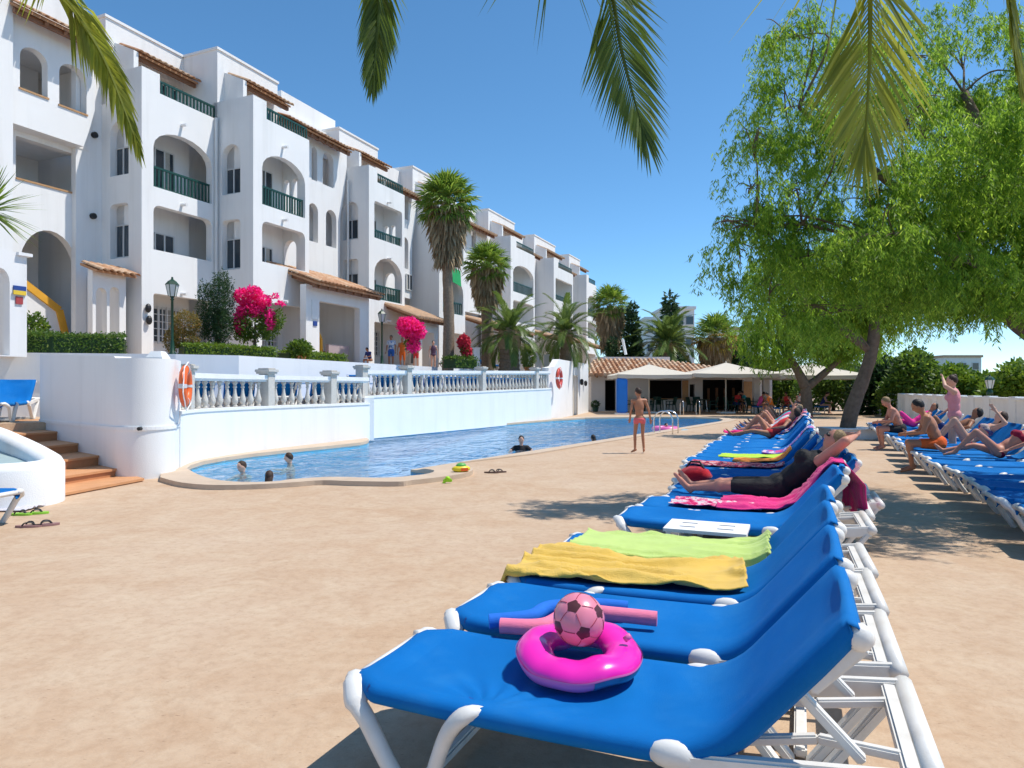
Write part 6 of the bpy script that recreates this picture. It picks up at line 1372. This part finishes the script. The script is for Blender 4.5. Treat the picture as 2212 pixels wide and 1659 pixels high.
# --- standing woman, hand to her forehead
pW=make_pose(pel=(.03,0,.94),neck=(0,.02,1.44),head=(0,.05,1.60),face=(-.1,1,.0),elL=(-.30,.18,1.50),wrL=(-.06,.20,1.66),elR=(.24,-.04,1.14),wrR=(.20,.16,.98),knL=(-.09,.03,.50),knR=(.11,.05,.50))
c=A(2062,0,13.45); person('woman in a pale pink swimsuit standing with a hand at her forehead',(c.x,c.y,0),R(62),pW,1.70,1,('bun','brown'),[('swimsuit',fab('pale_pink_lycra',(.72,.30,.33)))],.013,1.05,1.)
# --- two women lying on the right row with knees raised, another person beyond
pK=make_pose(pel=(1.05,0,.50),neck=(1.46,0,.80),head=(1.545,0,.95),face=(-.5,.3,.8),lat=(0,1,0),elL=(1.52,-.36,.86),wrL=(1.40,-.24,1.08),elR=(1.30,.30,.68),wrR=(1.08,.26,.60),knL=(.80,-.12,.90),anL=(.50,-.12,.46),toL=(.36,-.13,.42),knR=(.82,.12,.86),anR=(.48,.13,.46),toR=(.34,.14,.42))
pK2=make_pose(pel=(1.05,0,.50),neck=(1.46,0,.80),head=(1.545,0,.95),face=(-.3,-.6,.7),lat=(0,1,0),elL=(1.34,-.34,.66),wrL=(1.12,-.30,.55),elR=(1.36,.34,.68),wrR=(1.14,.30,.58),knL=(.72,-.12,.80),anL=(.42,-.12,.46),toL=(.28,-.13,.42),knR=(.74,.12,.56),anR=(.30,.13,.46),toR=(.2,.14,.56))
pK3=make_pose(pel=(1.05,0,.50),neck=(1.46,0,.80),head=(1.545,0,.95),face=(-.5,.3,.8),lat=(0,1,0),elL=(1.32,-.33,.66),wrL=(1.10,-.22,.62),elR=(1.30,.30,.68),wrR=(1.08,.26,.60),knL=(.70,-.12,.55),anL=(.26,-.12,.46),toL=(.14,-.15,.58),knR=(.80,.12,.84),anR=(.48,.13,.46),toR=(.34,.14,.42))
def lie(i,row,pose,label,**k):
    q=row[i]; T=person(label,q.location,0,pose,k.pop('h',1.68),**k); T.rotation_euler=q.rotation_euler; T.location=q.location; return T
lie(8,ROW2,pK,'woman with knees raised and sunglasses lying on a right hand lounger',sk=1,hair=('long','brown'),clothes=[('top',fab('floral_top',(.55,.45,.42),((.5,.04,.08),(.1,.12,.3)))),('bottom',fab('red_bottom',(.5,.03,.08)))],vox=.014,bust=1.)
lie(6,ROW2,pK2,'auburn haired woman in a red bikini lying behind the seated man',sk=2,hair=('bun','red'),clothes=[('top',fab('wine_top',(.30,.02,.05))),('bottom',fab('wine_bottom',(.28,.02,.05)))],vox=.014,bust=1.)
lie(10,ROW2,pK3,'dark haired person reclining beyond the standing woman',sk=3,hair=('short','dark'),clothes=[('shorts',fab('navy_shorts',(.03,.05,.16)))],vox=.018)
lie(13,ROW2,pK2,'sunbather with a pink cover at the far end of the right row',sk=0,hair=('short','dark'),clothes=[('dress',fab('pink_cover',(.80,.05,.30)))],vox=.02)
# --- far sunbathers
cols=[('red',(.65,.05,.05)),('orange',(.80,.22,.04)),('white',(.70,.70,.70)),('navy',(.03,.05,.2)),('pink',(.75,.1,.3)),('turquoise',(.05,.45,.5)),('black',(.015,.015,.015)),('yellow',(.75,.6,.1))]
fm={n_:fab(n_+'_lycra',c_) for n_,c_ in cols}
far=[(18,pK3,'red',0,'brown','with knees raised'),(20,pK2,'white',2,'dark','turned to one side'),(21,pK3,'orange',0,'dark','with knees raised'),(22,pK2,'navy',1,'blond','turned to one side'),(23,pK3,'pink',2,'brown','with knees raised'),(24,pK2,'turquoise',3,'dark','turned to one side'),(25,pK,'black',0,'red','with knees raised'),(26,pK2,'red',2,'dark','turned to one side'),(27,pK,'yellow',3,'dark','with knees raised')]
for i,po,cn,sk_,hc,ds in far:
    lie(i,ROW1,po,f'far sunbather in {cn} swimwear on the {ORD[i]} lounger of the pool row',sk=sk_,hair=('short',hc),clothes=[('swimsuit',fm[cn])],vox=.024,face_parts=False)
qf=G(1672,893); 
for k,(px,py,cn,sk_,lab) in enumerate(((1668,897,'orange',0,'person in orange sitting near the end of the pool row'),(1700,893,'red',3,'person in red sitting beneath the forked tree'),(1722,890,'white',2,'person in white sitting beside the forked tree trunk'),(1775,893,'navy',1,'person in navy sitting right of the forked tree'),(1640,893,'pink',0,'person in pink sitting by the bar terrace posts'))):
    c=G(px,py); bx0=MB(); o=empty('pool_stool',c,0,f'low blue seat under the {lab.replace("sitting ","")}' if False else f'low blue seat {["near the end of the pool row","beneath the forked tree","beside the forked tree trunk","right of the forked tree","by the bar terrace posts"][k]}','seat'); bx0.box(-.3,.3,-.28,.28,.34,.40); bx0.build('seat_panel',M_blue,o)
    for x in(-1,1):
        for y in(-1,1): m_=MB(); m_.beam((x*.27,y*.25,.34),(x*.27,y*.25,0),.04,.04); m_.build('leg',M_plastic,o)
    person(lab,(c.x,c.y,-.02),R(100+k*47),pS,1.65,sk_,('short','dark'),[('swimsuit',fm[cn])],.024,face_parts=False)
# couple at the bar
for px,py,rz,cn,sk_,lab in((1588,890,R(-70),'red',0,'bare armed guest sitting at a bar table on the left'),(1614,889,R(80),'turquoise',2,'guest sitting at a bar table on the right')):
    c=G(px,py+1); person(lab,(c.x,c.y,.0),rz,pS,1.68,sk_,('short','dark'),[('tshirt',fm[cn]),('shorts',fm['navy'])],.024,face_parts=False)
# --- swimmers
pSw=make_pose(head=(0,.05,1.60),neck=(0,.0,1.44),elL=(-.34,.16,1.28),wrL=(-.30,.38,1.30),elR=(.34,.16,1.28),wrR=(.30,.38,1.30))
def swim(label,px,py,topy,rz,sk_,hr,cl,h0=1.6,vox=.015,lift=0.):
    c=G(px,py,-.055); top=H-(topy-CY)/F*c.y; person(label,(c.x,c.y,top-.10+lift-h0*1.712/1.7),rz,pSw,h0,sk_,hr,cl,vox)
swim('swimmer facing left in the shallow end, nearest the rounded wall',526,1018,984,R(150),1,('short','brown'),[('trunks',fm['navy'])],1.52); swim('swimmer with wet brown hair by the back edge of the shallow end',628,999,968,R(100),1,('short','brown'),[('trunks',fm['black'])],1.5)
swim('swimmer seen from behind at the near pool edge',581,1040,1018,R(10),3,('long','brown'),[('swimsuit',fm['black'])],1.42,lift=.10); swim('bather in a dark shirt leaning at the pool edge',1126,971,943,R(180),1,('short','dark'),[('tshirt',M_blackcloth)],1.52,lift=.12)
swim('dark haired swimmer farther out beside the boy',1283,953,938,R(30),3,('long','dark'),[('swimsuit',fm['black'])],1.4,lift=.08); swim('child floating in a pink ring near the ladder',1438,930,908,R(200),1,('short','dark'),[('swimsuit',fm['black'])],1.2)
c=G(1437,930,-.055); m_=MB(); rows=[]
for i in range(25):
    a=2*math.pi*i/24; rows.append([((.36+.11*math.cos(2*math.pi*j/10))*math.cos(a),(.36+.11*math.cos(2*math.pi*j/10))*math.sin(a),.04+.10*math.sin(2*math.pi*j/10)) for j in range(11)])
m_.grid(rows); o=m_.build('swim_ring',M_pk2,None,smooth=True); o.location=(c.x,c.y,-.04); tag(o,'pink swim ring floating around the child in the pool','swim ring')
c=G(1490,932,-.055); m_=MB(); m_.ell((0,0,0),((.55,0,0),(0,.28,0),(0,0,.05)),16,8); o=m_.build('float_mat',mat('float_blue',(.25,.55,.75),.4,.1),None,smooth=True); o.location=(c.x-.3,c.y,-.04); o.rotation_euler=(0,0,.5); tag(o,'pale blue float board drifting near the far pool edge','float')
# --- bathers on the upper terrace
def terr(px,label,rz,h_,sk_,hr,cl,po=None,d=14.9):
    q=W(sAt(px,d),d,T2-.03); person(label,q,rz,po or make_pose(),h_,sk_,hr,cl,.02)
terr(845,'child in a striped shirt and blue shorts on the upper terrace',R(170),1.32,3,('short','dark'),[('tshirt',fab('striped_shirt',(.65,.68,.72),((.05,.15,.35),(.4,.5,.65)))),('shorts',fab('blue_shorts',(.03,.12,.4)))])
terr(869,'child wrapped in an orange towel on the upper terrace',R(190),1.28,0,('short','blond'),[('dress',fab('orange_cloth',(.85,.17,.03)))])
terr(898,'girl in a red and white bikini on the upper terrace',R(180),1.30,1,('short','red'),[('top',fm['red']),('shorts',fm['red'])],make_pose(elL=(-.32,.02,1.2),wrL=(-.16,.04,1.0),elR=(.32,.02,1.2),wrR=(.16,.04,1.0)))
terr(936,'girl in a dark swimsuit right of the red bikini on the terrace',R(200),1.30,1,('bun','dark'),[('swimsuit',fab('plum_lycra',(.10,.06,.10)))])
terr(800,'small child sitting low at the left of the terrace bathers',R(150),1.05,3,('short','dark'),[('tshirt',fm['navy'])],pS)
bpy.data.scenes.remove(TMP)
